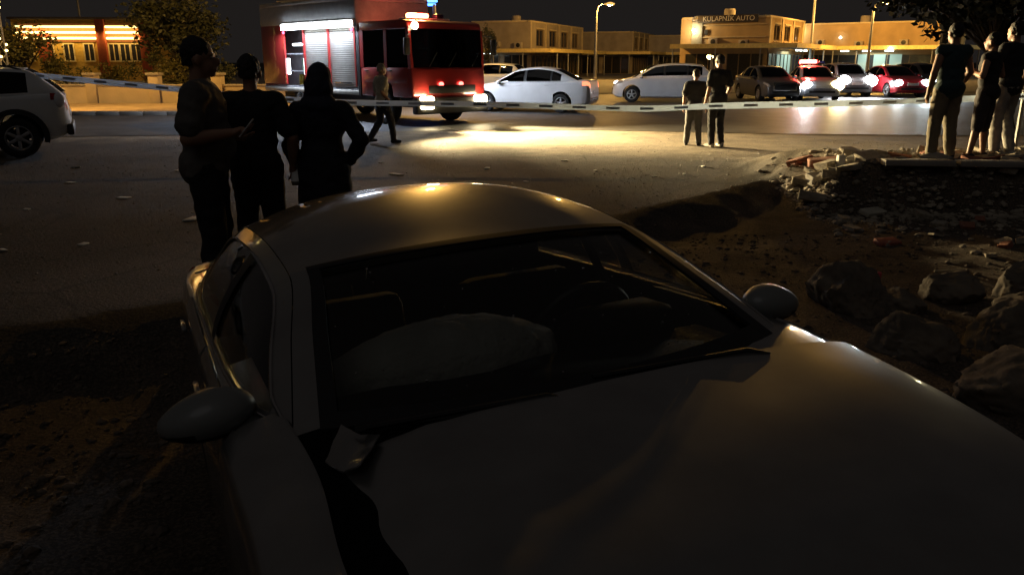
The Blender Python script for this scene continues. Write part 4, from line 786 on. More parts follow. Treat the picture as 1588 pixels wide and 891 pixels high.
# ------------------------------------------------------------------ buildings
CREAM = mat('cream_render', (.36, .30, .22), .8, bump=.3, bscale=8, scale=.9, var=.18); OCHRE = mat('ochre_render', (.42, .29, .14), .8, bump=.3, bscale=8, scale=.9, var=.15); PALE = mat('pale_plaster', (.38, .33, .27), .85, bump=.3, bscale=8, scale=.8, var=.15)
TRIM = mat('stone_trim', (.55, .45, .28), .7); FASCIA = mat('fascia_sheet', (.80, .62, .22), .5); PANE = mat('window_pane', (.03, .03, .035), .08, spec=.8); FRAMEM = mat('window_frame_brown', (.20, .14, .07), .5); ROOFM = mat('roof_sheet', (.10, .08, .07), .7)
def local_box(mb, c, u, v, a, b, z0, z1, **kw):
    """box in the building frame: u right-face axis, v left-face axis, spans a=(a0,a1) on u, b=(b0,b1) on v"""
    pass
def building(name, label, corner, udir, ulen, vlen, hgt, wallm, uwin=4, canopy=2.75, cdep=3.0, shop=(), group='low workshop buildings across the road', windows_v=0, parapet=.28, sign=None):
    rz = math.atan2(udir[1], udir[0]); r = empty(name, (corner[0], corner[1], 0), rz, label, 'building', group)
    # local: x along udir (right, receding face lies on y=0 side facing -y), y along left-face direction (+y), left face on x=0
    W = MB(); t = .25
    # right face (y=0) with openings on the upper floor
    z1, z2 = canopy + .55, canopy + .55 + (hgt - canopy - .55) * .72
    def face(mb, n, L_, put):
        ww = L_ / (n + .8) if n else 0; xs = []
        gap = (L_ - n * ww * .62) / (n + 1) if n else 0; x = 0; op = []
        for i in range(n):
            x += gap; op.append((x, x + ww * .62)); x += ww * .62
        cur = 0
        for a, b in op: put(mb, cur, a, z1, z2); cur = b
        put(mb, cur, L_, z1, z2); put(mb, 0, L_, 0, z1); put(mb, 0, L_, z2, hgt); return op
    pu = lambda mb, a, b, q0, q1: mb.box(((a + b) / 2, t / 2, (q0 + q1) / 2), (b - a, t, q1 - q0)) if b - a > .01 else None
    pv = lambda mb, a, b, q0, q1: mb.box((t / 2, (a + b) / 2 + t, (q0 + q1) / 2), (t, b - a, q1 - q0)) if b - a > .01 else None
    wo = MB(); ou = face(wo, uwin, ulen, pu); wo.build('wall', wallm, r)
    wv = MB(); ov = face(wv, windows_v, vlen - t, pv); wv.build('wall', wallm, r)
    bk = MB(); bk.box((ulen - t / 2, vlen / 2 + t / 2, hgt / 2), (t, vlen - t, hgt)); bk.box((ulen / 2, vlen + t / 2, hgt / 2), (ulen, t, hgt)); bk.build('wall', wallm, r)
    MB().box((ulen / 2, vlen / 2, hgt - .12), (ulen - .1, vlen - .1, .12)).build('roof', ROOFM, r)
    cp = MB(); cp.box((ulen / 2, .09, hgt + parapet / 2 - .12), (ulen + .3, .34, .16), bev=.02); cp.box((.09, vlen / 2 + .27, hgt + parapet / 2 - .12), (.34, vlen - .2, .16), bev=.02); cp.build('coping', ROOFM if parapet > .3 else TRIM, r)
    for (a, b), ax in [(q, 0) for q in ou] + [(q, 1) for q in ov]:
        c = (a + b) / 2; w_ = b - a; h_ = z2 - z1
        f = MB()
        def bx(mb, x, z, dx, dz, dep, thk):
            mb.box((x, dep, z) if ax == 0 else (dep, x + t, z), (dx, thk, dz) if ax == 0 else (thk, dx, dz))
        for sx in (-1, 1): bx(f, c + sx * (w_ / 2 - .05), (z1 + z2) / 2, .1, h_, .10, .08)
        bx(f, c, z1 + .05, w_ - .2, .1, .10, .08); bx(f, c, z2 - .05, w_ - .2, .1, .10, .08); bx(f, c, (z1 + z2) / 2, .07, h_ - .2, .10, .06)
        fo = f.build('window', FRAMEM, r)
        p = MB(); bx(p, c, (z1 + z2) / 2, w_ - .1, h_ - .1, .15, .02); p.build('pane', PANE, fo)
        s = MB(); bx(s, c, z1 - .05, w_ + .2, .09, -.03, .16); s.build('sill', TRIM, fo); s = MB(); bx(s, c, z2 + .06, w_ + .16, .12, -.02, .08); s.build('lintel', TRIM, fo)
    pl = MB()
    for q in np.linspace(.12, ulen - .12, uwin + 1): MB().box((q, -.04, (hgt + canopy) / 2), (.26, .10, hgt - canopy - .1)).build('pilaster', TRIM, r)
    if canopy:
        c = MB(); c.box((ulen / 2 - cdep / 2, -cdep / 2 - .03, canopy + .05), (ulen + cdep, cdep, .14)); c.box((-cdep / 2 - .03, vlen / 2, canopy + .05), (cdep, vlen, .14)); co = c.build('canopy', ROOFM, r)
        f = MB(); f.box((ulen / 2 - cdep / 2, -cdep - .07, canopy + .1), (ulen + cdep + .2, .07, .36)); f.box((-cdep - .07, vlen / 2 - cdep / 2, canopy + .1), (.07, vlen + cdep, .36)); f.build('fascia', FASCIA, co)
        n = max(2, int(ulen / 4)); 
        for i in range(n + 1): MB().tube([(ulen * i / n - .2, -cdep + .1, 0), (ulen * i / n - .2, -cdep + .1, canopy)], .06, 8).build('post', STEEL, r)
        for i in range(3): MB().tube([(-cdep + .1, vlen * i / 2 - .2, 0), (-cdep + .1, vlen * i / 2 - .2, canopy)], .06, 8).build('post', STEEL, r)
        # ground floor shopfronts proud of the wall
        nb = max(2, int(ulen / 3.5))
        for i in range(nb):
            x0, x1 = ulen * i / nb + .2, ulen * (i + 1) / nb - .2; d = MB().box(((x0 + x1) / 2, -.03, 1.15), (x1 - x0, .05, 2.2)).build('shopfront', mat('shop_dark_glass', (.03, .03, .03), .15), r)
            m = MB(); [m.box((x, -.075, 1.15), (.07, .04, 2.2)) for x in np.linspace(x0, x1, 4)]; m.build('mullion', FRAMEM, d)
        for i in range(2):
            y0, y1 = vlen * i / 2 + .3, vlen * (i + 1) / 2 - .3; d = MB().box((-.03, (y0 + y1) / 2, 1.15), (.05, y1 - y0, 2.2)).build('shopfront', mat('shop_dark_glass', (.03, .03, .03), .15), r)
            m = MB(); [m.box((-.075, y, 1.15), (.04, .07, 2.2)) for y in np.linspace(y0, y1, 4)]; m.build('mullion', FRAMEM, d)
    return r
bA = building('workshop_building', 'cream flat-roofed block left of the first street lamp, row of four upper windows', (1.85, 85), (.34, .94), 20, 6.2, 5.5, CREAM, 4, 2.55)
sw = [(5.3, 4.35), (5.9, 4.35)]
for y, z in sw:
    f = MB().box((-.02, y, z), (.06, .34, .5)).build('window', FRAMEM, bA); MB().box((-.055, y, z), (.02, .26, .42)).build('pane', PANE, f)
light('shop_lamp_light', 'AREA', (-2.0, 5.5, 2.35), 60, (.95, 1, .95), bA, size=2.0)
MB().box((-2.6, 4.6, 2.38), (.12, 2.6, .09), bev=.02).build('tube_lamp', emit('tube_white', (.9, 1, .95), 8), bA)
bB = building('workshop_building', 'smaller cream block in the distance between the lamp post and the signed building', (16.2, 113), (.34, .94), 16, 8.5, 5.4, CREAM, 4, 2.6)
bM = building('workshop_building', 'plain dim block farthest back, beside the signed building', (25.5, 122), (.34, .94), 14, 9, 5.2, PALE, 3, 2.6)
bC = building('workshop_building', 'ochre block with a signboard along its roof edge and a wall lamp', (21.3, 70), (.53, .85), 12, 7.4, 5.2, OCHRE, 3, 2.75, 3.0)
sb = MB().box((-.10, 3.55, 5.10), (.14, 5.2, .62), bev=.02).build('signboard', mat('signboard_brown', (.030, .018, .012), .5), bC)
text_mesh('lettering', 'KULAPNİK AUTO', .56, mat('sign_letters', (.62, .56, .46), .5), sb, (-.185, 3.45, 5.10), (R(90), 0, R(-90)), .012)
MB().tube([(-.18, 5.95, 4.95), (-.18, 6.5, 4.95)], .02, 5).build('sign_bracket', STEEL, bC)
em = MB(); em.lathe([(.34, 0), (.34, .04), (.26, .05), (.26, 0)], 20, 'X', (-.16, 6.3, 5.05)); em.box((-.15, 6.3, 5.05), (.04, .5, .08), bev=.01); em.build('sign_emblem', mat('emblem_grey', (.45, .42, .38), .4), bC)
MB().box((-.12, 6.15, 3.9), (.10, .95, 2.0), bev=.02).build('grey_panel', mat('panel_grey', (.30, .29, .24), .7), bC)
MB().box((-.10, 5.35, 4.05), (.06, .3, .42)).build('vent', BLACK, bC)
fl = MB(); fl.box((-.10, 3.0, 3.62), (.05, 5.6, .07)); fl.box((-.10, 3.0, 4.62), (.05, 5.6, .06)); fl.build('moulding', TRIM, bC)
w = MB().ball((-.42, 6.35, 4.2), (.13, .13, .12), 12, 8).build('wall_lamp', emit('lamp_warm_white', (1, .90, .62), 30), bC); MB().tube([(-.42, 6.35, 4.32), (-.2, 6.35, 4.45), (0, 6.35, 4.4)], .02, 6).build('lamp_arm', STEEL, w)
light('wall_lamp_light', 'POINT', (-.65, 6.35, 4.2), 120, (1, .8, .45), bC, shadow_soft_size=.12)
for i, q in enumerate((4.2, 5.6, 6.7, 7.5)): MB().box((q, -1.4, 2.55), (.62, .12, .10), bev=.02).build('tube_lamp', emit('tube_cool', (.8, 1, .92), 9), bC)
light('shop_lamp_light', 'AREA', (5.8, -1.3, 2.5), 120, (.8, 1, .92), bC, size=2.5)
for i in range(4): MB().box((3.2 + i * 1.25, -.12, 1.35), (.8, .03, 1.7)).build('lit_shop_window', emit('shop_lit', (.55, .85, .72), .35, (.2, .25, .22)), bC)
bD = building('workshop_building', 'long yellow block behind the right-hand street lamp, with a bright canopy edge', (40.5, 80), (.62, .78), 12, 13.5, 5.3, OCHRE, 3, 2.8, 3.0)
for i in range(3): MB().box((-1.2, 4 + i * 2.1, 2.62), (.12, .8, .10), bev=.02).build('tube_lamp', emit('tube_cool', (.8, 1, .92), 9), bD)
for i in range(3): MB().box((-.10, 3.6 + i * 1.5, 1.4), (.03, 1.1, 1.8)).build('lit_shop_window', emit('shop_lit', (.55, .85, .72), .35, (.2, .25, .22)), bD)
light('shop_lamp_light', 'AREA', (-1.6, 5.5, 2.5), 160, (.85, 1, .92), bD, size=2.5)
MB().ball((-3.3, 3.4, 2.75), .16, 12, 8).build('canopy_lamp', emit('lamp_warm_white', (1, .90, .62), 30), bD)
MB().ball((-.4, 9.0, 3.95), .13, 12, 8).build('wall_lamp', emit('lamp_dim_white', (1, .9, .7), 14), bD)
for b, spots in ((bA, ((1.2, 3.2), (3.6, 3.3))), (bC, ((2.0, 3.1), (4.6, 3.25))), (bD, ((3.0, 3.4), (7.2, 3.3), (11.0, 3.5)))):
    for y, z in spots:
        u = MB().box((-.22, y, z), (.34, .8, .56), bev=.03).build('air_conditioner', PALE, b); MB().lathe([(.22, -.40), (.20, -.405), (.001, -.405)], 16, 'X', (0, y, z)).build('fan_grille', BLACK, u)
# roof water tanks and dishes
for b, x, y in ((bA, 7, 4), (bC, 5, 5), (bD, 4, 8)):
    t = MB(); t.lathe([(.001, .95), (.42, .95), (.5, .85), (.5, .1), (.001, .1)], 16, 'Z', (x, y, b is bA and 5.5 or 5.25)); t.build('water_tank', PALE, b)

def neon_building():
    r = empty('lit_building', (-41.5, 70.5, 0), R(4), 'building with three bright yellow light strips across its front, far left', 'building')
    RB = mat('brick_red_render', (.34, .07, .03), .8, bump=.3, bscale=8); YB = mat('yellow_render', (.52, .34, .08), .8, bump=.3, bscale=8)
    L_ = 10.6; h = 5.0; bays = [(0, 6.6), (7.35, 10.1)]
    w = MB(); w.box((L_ / 2 - .3, 4, h / 2), (L_, 7.6, h)); w.build('wall', YB, r)
    MB().box((6.98, .0, 2.5), (.72, .5, 5.0), bev=.02).build('pier', RB, r); MB().box((10.45, .0, 2.5), (.66, .5, 5.0), bev=.02).build('pier', RB, r)
    MB().box((2.2, .12, 3.0), (1.0, .3, 2.6)).build('pier', RB, r)
    MB().box((L_ / 2 - .3, 4, h + .1), (L_ + .4, 8.0, .2), bev=.03).build('roof', ROOFM, r)
    for a, b in bays:
        for i in range(3):
            MB().box(((a + b) / 2, .0, 4.42 - i * .46), (b - a, .16, .17), bev=.05).build('light_strip', emit('neon_strip', (1, .70, .22), 4), r)
        MB().box(((a + b) / 2, .10, 3.95), (b - a, .1, 1.5)).build('fascia', mat('fascia_brown', (.20, .07, .025), .7), r)
        light('strip_light', 'AREA', ((a + b) / 2, -.35, 3.9), 200 * (b - a) / 6, (1, .62, .16), r, shape='RECTANGLE', size=b - a, size_y=1.0).rotation_euler = (R(62), 0, 0)
        n = 4 if b - a > 4 else 3
        for i in range(n):
            x = a + (b - a) * (i + .5) / n; f = MB(); f.box((x - .42, .14, 2.35), (.09, .10, 1.5)); f.box((x + .42, .14, 2.35), (.09, .10, 1.5)); f.box((x, .14, 3.06), (.76, .10, .09)); f.box((x, .14, 1.65), (.76, .10, .09)); f.box((x, .14, 2.35), (.06, .08, 1.32)); fo = f.build('window', mat('window_frame_cream', (.6, .5, .3), .5), r)
            MB().box((x, .18, 2.35), (.76, .02, 1.34)).build('pane', PANE, fo)
neon_building()
def mast(name, label, x, y, h, group=None):
    r = empty(name, (x, y, 0), 0, label, 'mast', group); MB().tube([(0, 0, 0), (0, 0, h * .6), (0, 0, h)], [.11, .08, .05], 8).build('pole', STEEL, r); return r
mast('antenna_mast', 'thin pale mast standing up behind the left end of the lit building', -38.2, 75, 14); mast('antenna_mast', 'thin dim mast leaning up near the right end of the lit building', -33.8, 82, 14)
def lattice():
    r = empty('lattice_mast', (-17.6, 28.8, 0), 0, 'lattice mast wound with bright yellow lights beside the left edge', 'mast'); h = 7.5; m = MB(); a = .26
    for i in range(3):
        q = i * 2.094; m.tube([(a * math.cos(q), a * math.sin(q), 0), (a * .6 * math.cos(q), a * .6 * math.sin(q), h)], .028, 6)
        for j in range(16):
            z = j * h / 16; f = 1 - .4 * j / 16; q2 = q + 2.094; m.tube([(a * f * math.cos(q), a * f * math.sin(q), z), (a * f * math.cos(q2), a * f * math.sin(q2), z + h / 16)], .014, 4)
    m.build('lattice_frame', STEEL, r)
    for j in range(34):
        z = .6 + j * .2; q = j * .9; f = 1 - .4 * z / h; MB().ball((a * 1.15 * f * math.cos(q), a * 1.15 * f * math.sin(q), z), (.055, .055, .04), 6, 4).build('fairy_bulb', emit('fairy_bulb', (1, .74, .22), 9), r)
    light('added_mast_lamp_light', 'SPOT', (.0, -.4, 7.35), 9500, SODIUM, r, shadow_soft_size=.25, spot_size=R(125), spot_blend=.6).rotation_euler = (R(42), 0, 0)  # sodium lamp added on the mast above the frame, lights verge and wall
    MB().ball((0, -.4, 7.5), (.3, .3, .14), 12, 8).build('added_mast_lamp', emit('sodium_head', SODIUM, 2.5), r)
lattice()
def street_lamp(x, y, h, arm, rz, label, power, em=1.15, col=SODIUM, group='street lamps', arm2=False, name='street_lamp'):
    r = empty(name, (x, y, 0), rz, label, 'street lamp', group)
    MB().tube([(0, 0, 0), (0, 0, h * .3), (0, 0, h * .9), (arm * .15, 0, h * .975), (arm * .45, 0, h + .05)], [.16, .12, .09, .075, .06], 10).build('pole', STEEL, r)
    MB().box((0, 0, .12), (.4, .4, .24), bev=.03).build('base', CONC, r)
    for sg in ((1, -1) if arm2 else (1,)):
        ar = MB().tube([(sg * arm * .4, 0, h + .04), (sg * arm, 0, h + .12)], .055, 8).build('arm', STEEL, r)
        MB().box((sg * (arm + .25), 0, h + .14), (.72, .26, .14), bev=.05).build('lamp_head', STEEL, ar)
        MB().ball((sg * (arm + .25), 0, h + .05), (.42, .22, .17), 14, 8).build('lamp_glass', emit('street_glass_%d_%d' % (em * 100, int(col[2] * 100)), col, em), ar)
        if power: light('street_lamp_light', 'POINT', (sg * (arm + .25), 0, h - .12), power, col, r, shadow_soft_size=.18)
    return r
street_lamp(7.35, 74, 6.38, .9, 0, 'tall street lamp in front of the cream blocks, orange lamp at the top edge', 6500)
street_lamp(30.6, 72, 6.34, 1.0, 0, 'street lamp with an orange head to the right of the patrol car', 8500)
street_lamp(27.0, 76, 9.5, .9, R(180), 'tall lamp post whose head is out of frame, just right of the signed building', 9500)
street_lamp(24.6 + 4.2, 88, 4.9, .45, R(170), 'short twin lamp with pale heads behind the tall lamp post', 250, 25, (1, .82, .5), arm2=True)
street_lamp(52.5, 82, 6.3, .9, 0, 'street lamp with a pale head at the upper right, behind the bystanders', 1600, 30, (1, .85, .5))
street_lamp(14.3, 60, 1.9, .3, R(90), 'low garden lamp glowing between the white saloon and the hatchback', 90, 20, (1, .75, .25), name='garden_lamp', group='street lamps')
street_lamp(-4.62, 36.5, 9.0, 1.2, R(-60), 'yellow-lit lamp post rising out of the top edge behind the fire engine roof', 6200)
def blue_sign():
    r = empty('neon_pylon', (-5.85, 64, 0), 0, 'slim pylon with a glowing blue sign above the fire engine cab', 'sign')
    MB().tube([(0, 0, 0), (0, 0, 5.75)], .13, 8).build('pole', mat('pylon_pale', (.55, .55, .62), .4), r)
    for i in range(6): MB().box((-.15 - .04 * (5 - i), 0, 5.72 + i * .26), (.95 + .12 * (i % 3) + .06 * i, .14, .17), bev=.05).build('neon_tube', emit('neon_blue', (.05, .22, 1), 7), r)
blue_sign()
# ------------------------------------------------------------------ wall on the left
def garden_wall():
    r = empty('garden_wall', (-40, 33.8, 0), 0, 'low pale garden wall with square piers along the far side of the road', 'wall'); WM = mat('wall_plaster', (.48, .40, .28), .85, bump=.4, bscale=10, scale=1.0)
    for i in range(13):
        x = i * 2.55; MB().box((x, 0, .55), (.42, .42, 1.1), bev=.015).build('pier', WM, r); c = MB(); c.box((x, 0, 1.15), (.54, .54, .10), bev=.02); c.build('pier_cap', CONC, r)
        if i < 12:
            MB().box((x + 1.275, 0, .34), (2.13, .22, .68)).build('wall_panel', WM, r); MB().box((x + 1.275, 0, .715), (2.13, .30, .07), bev=.015).build('coping', CONC, r)
garden_wall()
# ------------------------------------------------------------------ trees and shrubs
LEAF = [mat('leaf_olive', (.075, .075, .025), .6, var=.35, scale=3), mat('leaf_dark', (.045, .050, .022), .6, var=.35, scale=3), mat('leaf_yellow', (.10, .09, .022), .6, var=.3, scale=3), mat('leaf_blackgreen', (.022, .026, .014), .7, var=.3, scale=3)]
BARK = mat('bark', (.05, .04, .03), .9, bump=.8, bscale=20)
def tree(name, label, x, y, trunk_h, crown_c, crown_r, leaf, n=2600, size=.16, cat='tree', group=None, clumps=16, seed=1, trunk_r=.16):
    rg = random.Random(seed); r = empty(name, (x, y, 0), 0, label, cat, group); cc = Vector(crown_c); t = MB()
    top = Vector((cc.x * .6, cc.y * .6, max(trunk_h, .2))); t.tube([(0, 0, -.05), top * .5 + Vector((.05, .03, 0)), top], [trunk_r, trunk_r * .75, trunk_r * .6], 8)
    cl = []
    for i in range(clumps):
        while True:
            p = Vector((rg.uniform(-1, 1), rg.uniform(-1, 1), rg.uniform(-1, 1)))
            if .25 < p.length < 1: break
        c = cc + Vector((p.x * crown_r[0], p.y * crown_r[1], p.z * crown_r[2])) * .78; cl.append((c, rg.uniform(.22, .42)))
        m = top.lerp(c, .5) + Vector((rg.uniform(-.1, .1), rg.uniform(-.1, .1), .1)); t.tube([top * .9, m, c], [trunk_r * .4, trunk_r * .22, trunk_r * .08], 5)
    t.build('trunk', BARK, r)
    vs = []; fs = []
    for i in range(n):
        c, q = cl[rg.randrange(clumps)]; d = Vector((rg.gauss(0, 1), rg.gauss(0, 1), rg.gauss(0, 1))); d = d.normalized() * rg.random() ** .5
        p = c + Vector((d.x * crown_r[0], d.y * crown_r[1], d.z * crown_r[2])) * q * 1.25; p.z = max(p.z, .04)
        a = Vector((rg.gauss(0, 1), rg.gauss(0, 1), rg.gauss(0, .6))).normalized(); b = a.orthogonal().normalized(); b = (Matrix.Rotation(rg.uniform(0, 6.28), 3, a) @ b); s = size * rg.uniform(.6, 1.3); o = len(vs)
        vs += [p, p + a * s * .5 + b * s * .28, p + a * s, p + a * s * .5 - b * s * .28]; fs.append((o, o + 1, o + 2, o + 3))
    m = MB(); m.add(vs, fs); m.build('crown', leaf, r, smooth=False, recalc=False); return r
tree('broadleaf_tree', 'large dim tree behind the garden wall, left of the fire engine', -17.0, 43, 1.6, (0, 0, 3.0), (2.9, 2.2, 2.0), LEAF[1], 5200, .24, clumps=26, seed=3, trunk_r=.22)
tree('broadleaf_tree', 'dark tree standing next to the light-wound mast at the left edge', -23.6, 40, .8, (0, 0, 2.2), (1.9, 1.6, 1.5), LEAF[0], 2600, .2, clumps=16, seed=5)
tree('broadleaf_tree', 'dark tree hanging over the rubble heap bystanders at the top right', 12.75, 21.0, 1.9, (-1.2, 0, 3.75), (2.5, 2.0, 1.75), LEAF[3], 15000, .2, clumps=40, seed=8, trunk_r=.15)
tree('broadleaf_tree', 'yellow-lit treetop showing over the roof of the fire engine', -11.2, 58, 1.8, (0, 0, 4.0), (2.6, 2, 1.6), LEAF[2], 3000, .25, clumps=16, seed=11)
for i, (x, y, h) in enumerate(((-2.75, 56, 4.3), (-1.6, 56.6, 4.45))):
    tree('slim_tree', 'slim rounded tree behind the fire engine windscreen, %s of the two' % ('left' if i == 0 else 'right'), x, y, 1.2, (0, 0, h * .62), (.52, .5, h * .38), LEAF[0], 1800, .13, group='two slim trees beside the cream block', clumps=14, seed=20 + i, trunk_r=.09)
SH = [(-24.6, 39, 1.15, 2, 'yellow-lit shrub nearest the left edge behind the garden wall'), (-21.8, 41, 1.3, 0, 'shrub behind the wall below the long light strips'), (-19.6, 40, 1.1, 2, 'bright yellow shrub behind the second wall pier'), (-18.2, 42, 1.35, 0, 'olive shrub in front of the red pier of the lit building'), (-16.2, 40.5, 1.15, 2, 'yellow shrub at the foot of the large dim tree'), (-14.2, 41, 1.0, 1, 'dark low shrub at the right end of the garden wall'), (10.5, 52, .9, 1, 'dark shrub behind the boot of the white saloon'), (8.6, 50, 1.0, 0, 'small olive bush left of the low garden lamp')]
for i, (x, y, h, l, lab) in enumerate(SH): tree('garden_shrub', lab, x, y, .25, (0, 0, h * .85), (h * 1.05, h * .8, h * .75), LEAF[l], 1300, .15, 'shrub', 'garden shrubs', 10, 30 + i, .05)

# ------------------------------------------------------------------ stones, rubble, litter, tape
ROCK = mat('boulder_stone', (.15, .125, .095), .9, bump=.8, bscale=9, scale=4, var=.4); BRICKY = mat('rubble_block', (.40, .35, .27), .9, bump=.6, bscale=25, scale=5, var=.3); REDB = mat('rubble_red', (.34, .14, .09), .9, bump=.5, bscale=25)
def boulder(x, y, r, label, seed, sink=.35, material=ROCK):
    bm = bmesh.new(); bmesh.ops.create_icosphere(bm, subdivisions=5, radius=1)
    qq = random.Random(seed * 13); PL = [(Vector((qq.gauss(0, 1), qq.gauss(0, 1), qq.gauss(0, 1))).normalized(), qq.uniform(.62, .85)) for _ in range(13)]
    for v in bm.verts:
        p = v.co.copy(); n = mnoise.fractal(p * 1.1 + Vector((seed * 3.1, 0, 0)), 1, 2, 4); c = mnoise.cell(p * 1.6 + Vector((seed, 0, 0)))
        f = 1 + .26 * n
        for nn, cut in PL:
            d = p.dot(nn) * f
            if d > cut: f *= 1 - (1 - cut / d) * .88
        f += .05 * mnoise.noise(p * 5 + Vector((seed, 0, 0))) + .03 * mnoise.noise(p * 13 + Vector((seed, 0, 0)))
        v.co = Vector((p.x * r[0], p.y * r[1], p.z * r[2])) * f
    me = bpy.data.meshes.new('boulder'); bm.to_mesh(me); bm.free(); me.materials.append(material); me.polygons.foreach_set('use_smooth', [True] * len(me.polygons)); me.set_sharp_from_angle(angle=R(40))
    o = bpy.data.objects.new('boulder', me); COL.objects.link(o); o.location = (x, y, zg(x, y) + r[2] * (1 - 2 * sink) * .9); o.rotation_euler = (0, 0, seed * 1.7); tag(o, label, 'boulder', 'boulders heaped beside the wreck'); return o
BL = [((2.72, 6.25), (.42, .30, .31), 'large rounded boulder lit from behind, nearest beyond the wing mirror'),
      ((3.05, 6.15), (.22, .2, .16), 'small dark boulder just right of the large rounded one'), ((2.72, 5.05), (.32, .26, .22), 'dim flat-topped boulder below the large rounded one'),
      ((3.35, 5.15), (.28, .24, .24), 'dark boulder in the middle of the heap'), ((2.85, 4.15), (.42, .32, .26), 'broad mossy boulder closest to the bonnet edge'), ((3.75, 5.6), (.30, .26, .24), 'blocky boulder at the right edge above the broad mossy one'),
      ((3.6, 6.4), (.26, .24, .2), 'boulder at the back of the heap under the rubble bank'), ((4.2, 6.3), (.32, .28, .26), 'dark boulder cut by the right edge of the picture'), ((3.35, 4.4), (.26, .24, .2), 'boulder behind the broad mossy one at the right edge'), ((3.0, 3.3), (.3, .25, .2), 'low boulder beside the bonnet near the lower right')]
for i, (p, r, lab) in enumerate(BL): boulder(p[0], p[1], r, lab, i + 1)
rg = random.Random(4)
def chunk_mesh(seed):
    q = random.Random(seed); bm = bmesh.new(); bmesh.ops.create_cube(bm, size=1)
    for v in bm.verts: v.co += Vector((q.uniform(-.14, .14), q.uniform(-.14, .14), q.uniform(-.14, .14)))
    bmesh.ops.bevel(bm, geom=bm.edges[:], offset=.05, segments=1, affect='EDGES'); me = bpy.data.meshes.new('rubble_chunk'); bm.to_mesh(me); bm.free(); return me
CH = [chunk_mesh(i) for i in range(6)]
for i, m in enumerate(CH): m.materials.append((BRICKY, BRICKY, REDB, CONC, BRICKY, BRICKY)[i])
for i in range(95):
    x = rg.uniform(3.9, 7.2); y = float(ridge_far(x)) + rg.uniform(.0, 1.5) if i < 70 else float(ridge_far(x)) + rg.uniform(-2.6, -.3); s = rg.uniform(.10, .26) if i < 70 else rg.uniform(.06, .16)
    o = bpy.data.objects.new('rubble_chunk', CH[rg.randrange(6)]); COL.objects.link(o); o.scale = (s * rg.uniform(.8, 1.6), s, s * rg.uniform(.3, .6)); o.location = (x, y, zg(x, y) + .02); o.rotation_euler = (rg.uniform(-.25, .25), rg.uniform(-.25, .25), rg.uniform(0, 3.1))
    tag(o, 'broken paving piece lying in the rubble heap under the right-hand bystanders' if i < 70 else 'loose fragment fallen down the dark bank below the rubble heap', 'rubble', 'rubble on the heap' if i < 70 else 'fragments below the rubble heap')
def lump(name, label, cat, c, d, m_, rz=0, tilt=0, bev=.01, group=None):
    o = MB().box((0, 0, 0), d, bev=bev).build(name, m_); o.location = c; o.rotation_euler = (tilt, 0, rz); return tag(o, label, cat, group)
for i in range(3):
    x = 5.0 + i * .86; y = float(ridge_far(x)) - .02; lump('kerb_stone', 'flat kerb stone at the lip of the rubble heap, %s one' % ('left', 'middle', 'right')[i], 'kerb stone', (x, y, .45), (.82, .22, .07), CONC, -.12, group='kerb stones on the rubble lip')
lump('white_block', 'small upright white block at the left tip of the rubble heap', 'block', (4.28, 10.55, zg(4.28, 10.55) + .07), (.09, .09, .18), mat('white_stone', (.75, .73, .66), .7))
lump('pale_slab', 'tilted pale broken slab lying just below the rubble heap', 'slab', (4.42, 9.75, zg(4.42, 9.75) + .06), (.34, .15, .06), mat('slab_pale', (.55, .52, .42), .8, bump=.3), .5, .3)
lump('red_scrap', 'crumpled reddish scrap on the dark earth bank', 'scrap', (3.95, 8.3, zg(3.95, 8.3) + .04), (.26, .14, .05), mat('scrap_red', (.40, .13, .09), .7, bump=.8), .3, .2)
lump('pink_scrap', 'small pink scrap poking up beside the large rounded boulder', 'scrap', (3.02, 6.42, zg(3.02, 6.42) + .18), (.035, .03, .10), mat('scrap_pink', (.65, .10, .14), .6), .2, .15)
lump('thin_plank', 'thin pale stick lying above the boulders', 'stick', (3.98, 7.1, zg(3.98, 7.1) + .03), (.30, .025, .02), mat('stick_pale', (.45, .38, .25), .8), .1)
PAPER = mat('litter_paper', (.72, .70, .64), .8)
LT = [(-4.85, 10.0, .16), (-3.6, 9.7, .12), (-3.45, 8.6, .22), (-4.0, 7.35, .10), (-4.6, 7.1, .10), (-5.6, 9.2, .08), (-3.2, 9.9, .08), (-2.9, 11.2, .10), (-6.2, 11.3, .14), (-5.2, 12.6, .12), (-4.3, 13.4, .15), (-7.0, 13.0, .12), (-3.7, 12.2, .08), (-5.5, 7.9, .07), (-2.6, 8.2, .09)]
for x, y, s in LT: lump('litter_scrap', 'pale scrap of litter on the dark ground left of the group', 'litter', (x, y, zg(x, y) + .012), (s, s * .6, .012), PAPER, rg.uniform(0, 3), rg.uniform(-.2, .2), .003, 'litter on the dark ground')
LT2 = [(-1.75, 12.2, .24), (-1.0, 10.6, .20), (.2, 11.4, .10), (-.4, 12.9, .16), (1.3, 12.6, .10), (2.1, 11.9, .09), (3.1, 13.1, .14), (.9, 13.9, .12), (-2.2, 13.6, .09), (2.6, 12.2, .08)]
for x, y, s in LT2: lump('litter_scrap', 'pale scrap of litter on the gravel beyond the wreck roof', 'litter', (x, y, zg(x, y) + .012), (s, s * .45, .012), PAPER, rg.uniform(0, 3), rg.uniform(-.2, .2), .003, 'litter on the gravel beyond the wreck')
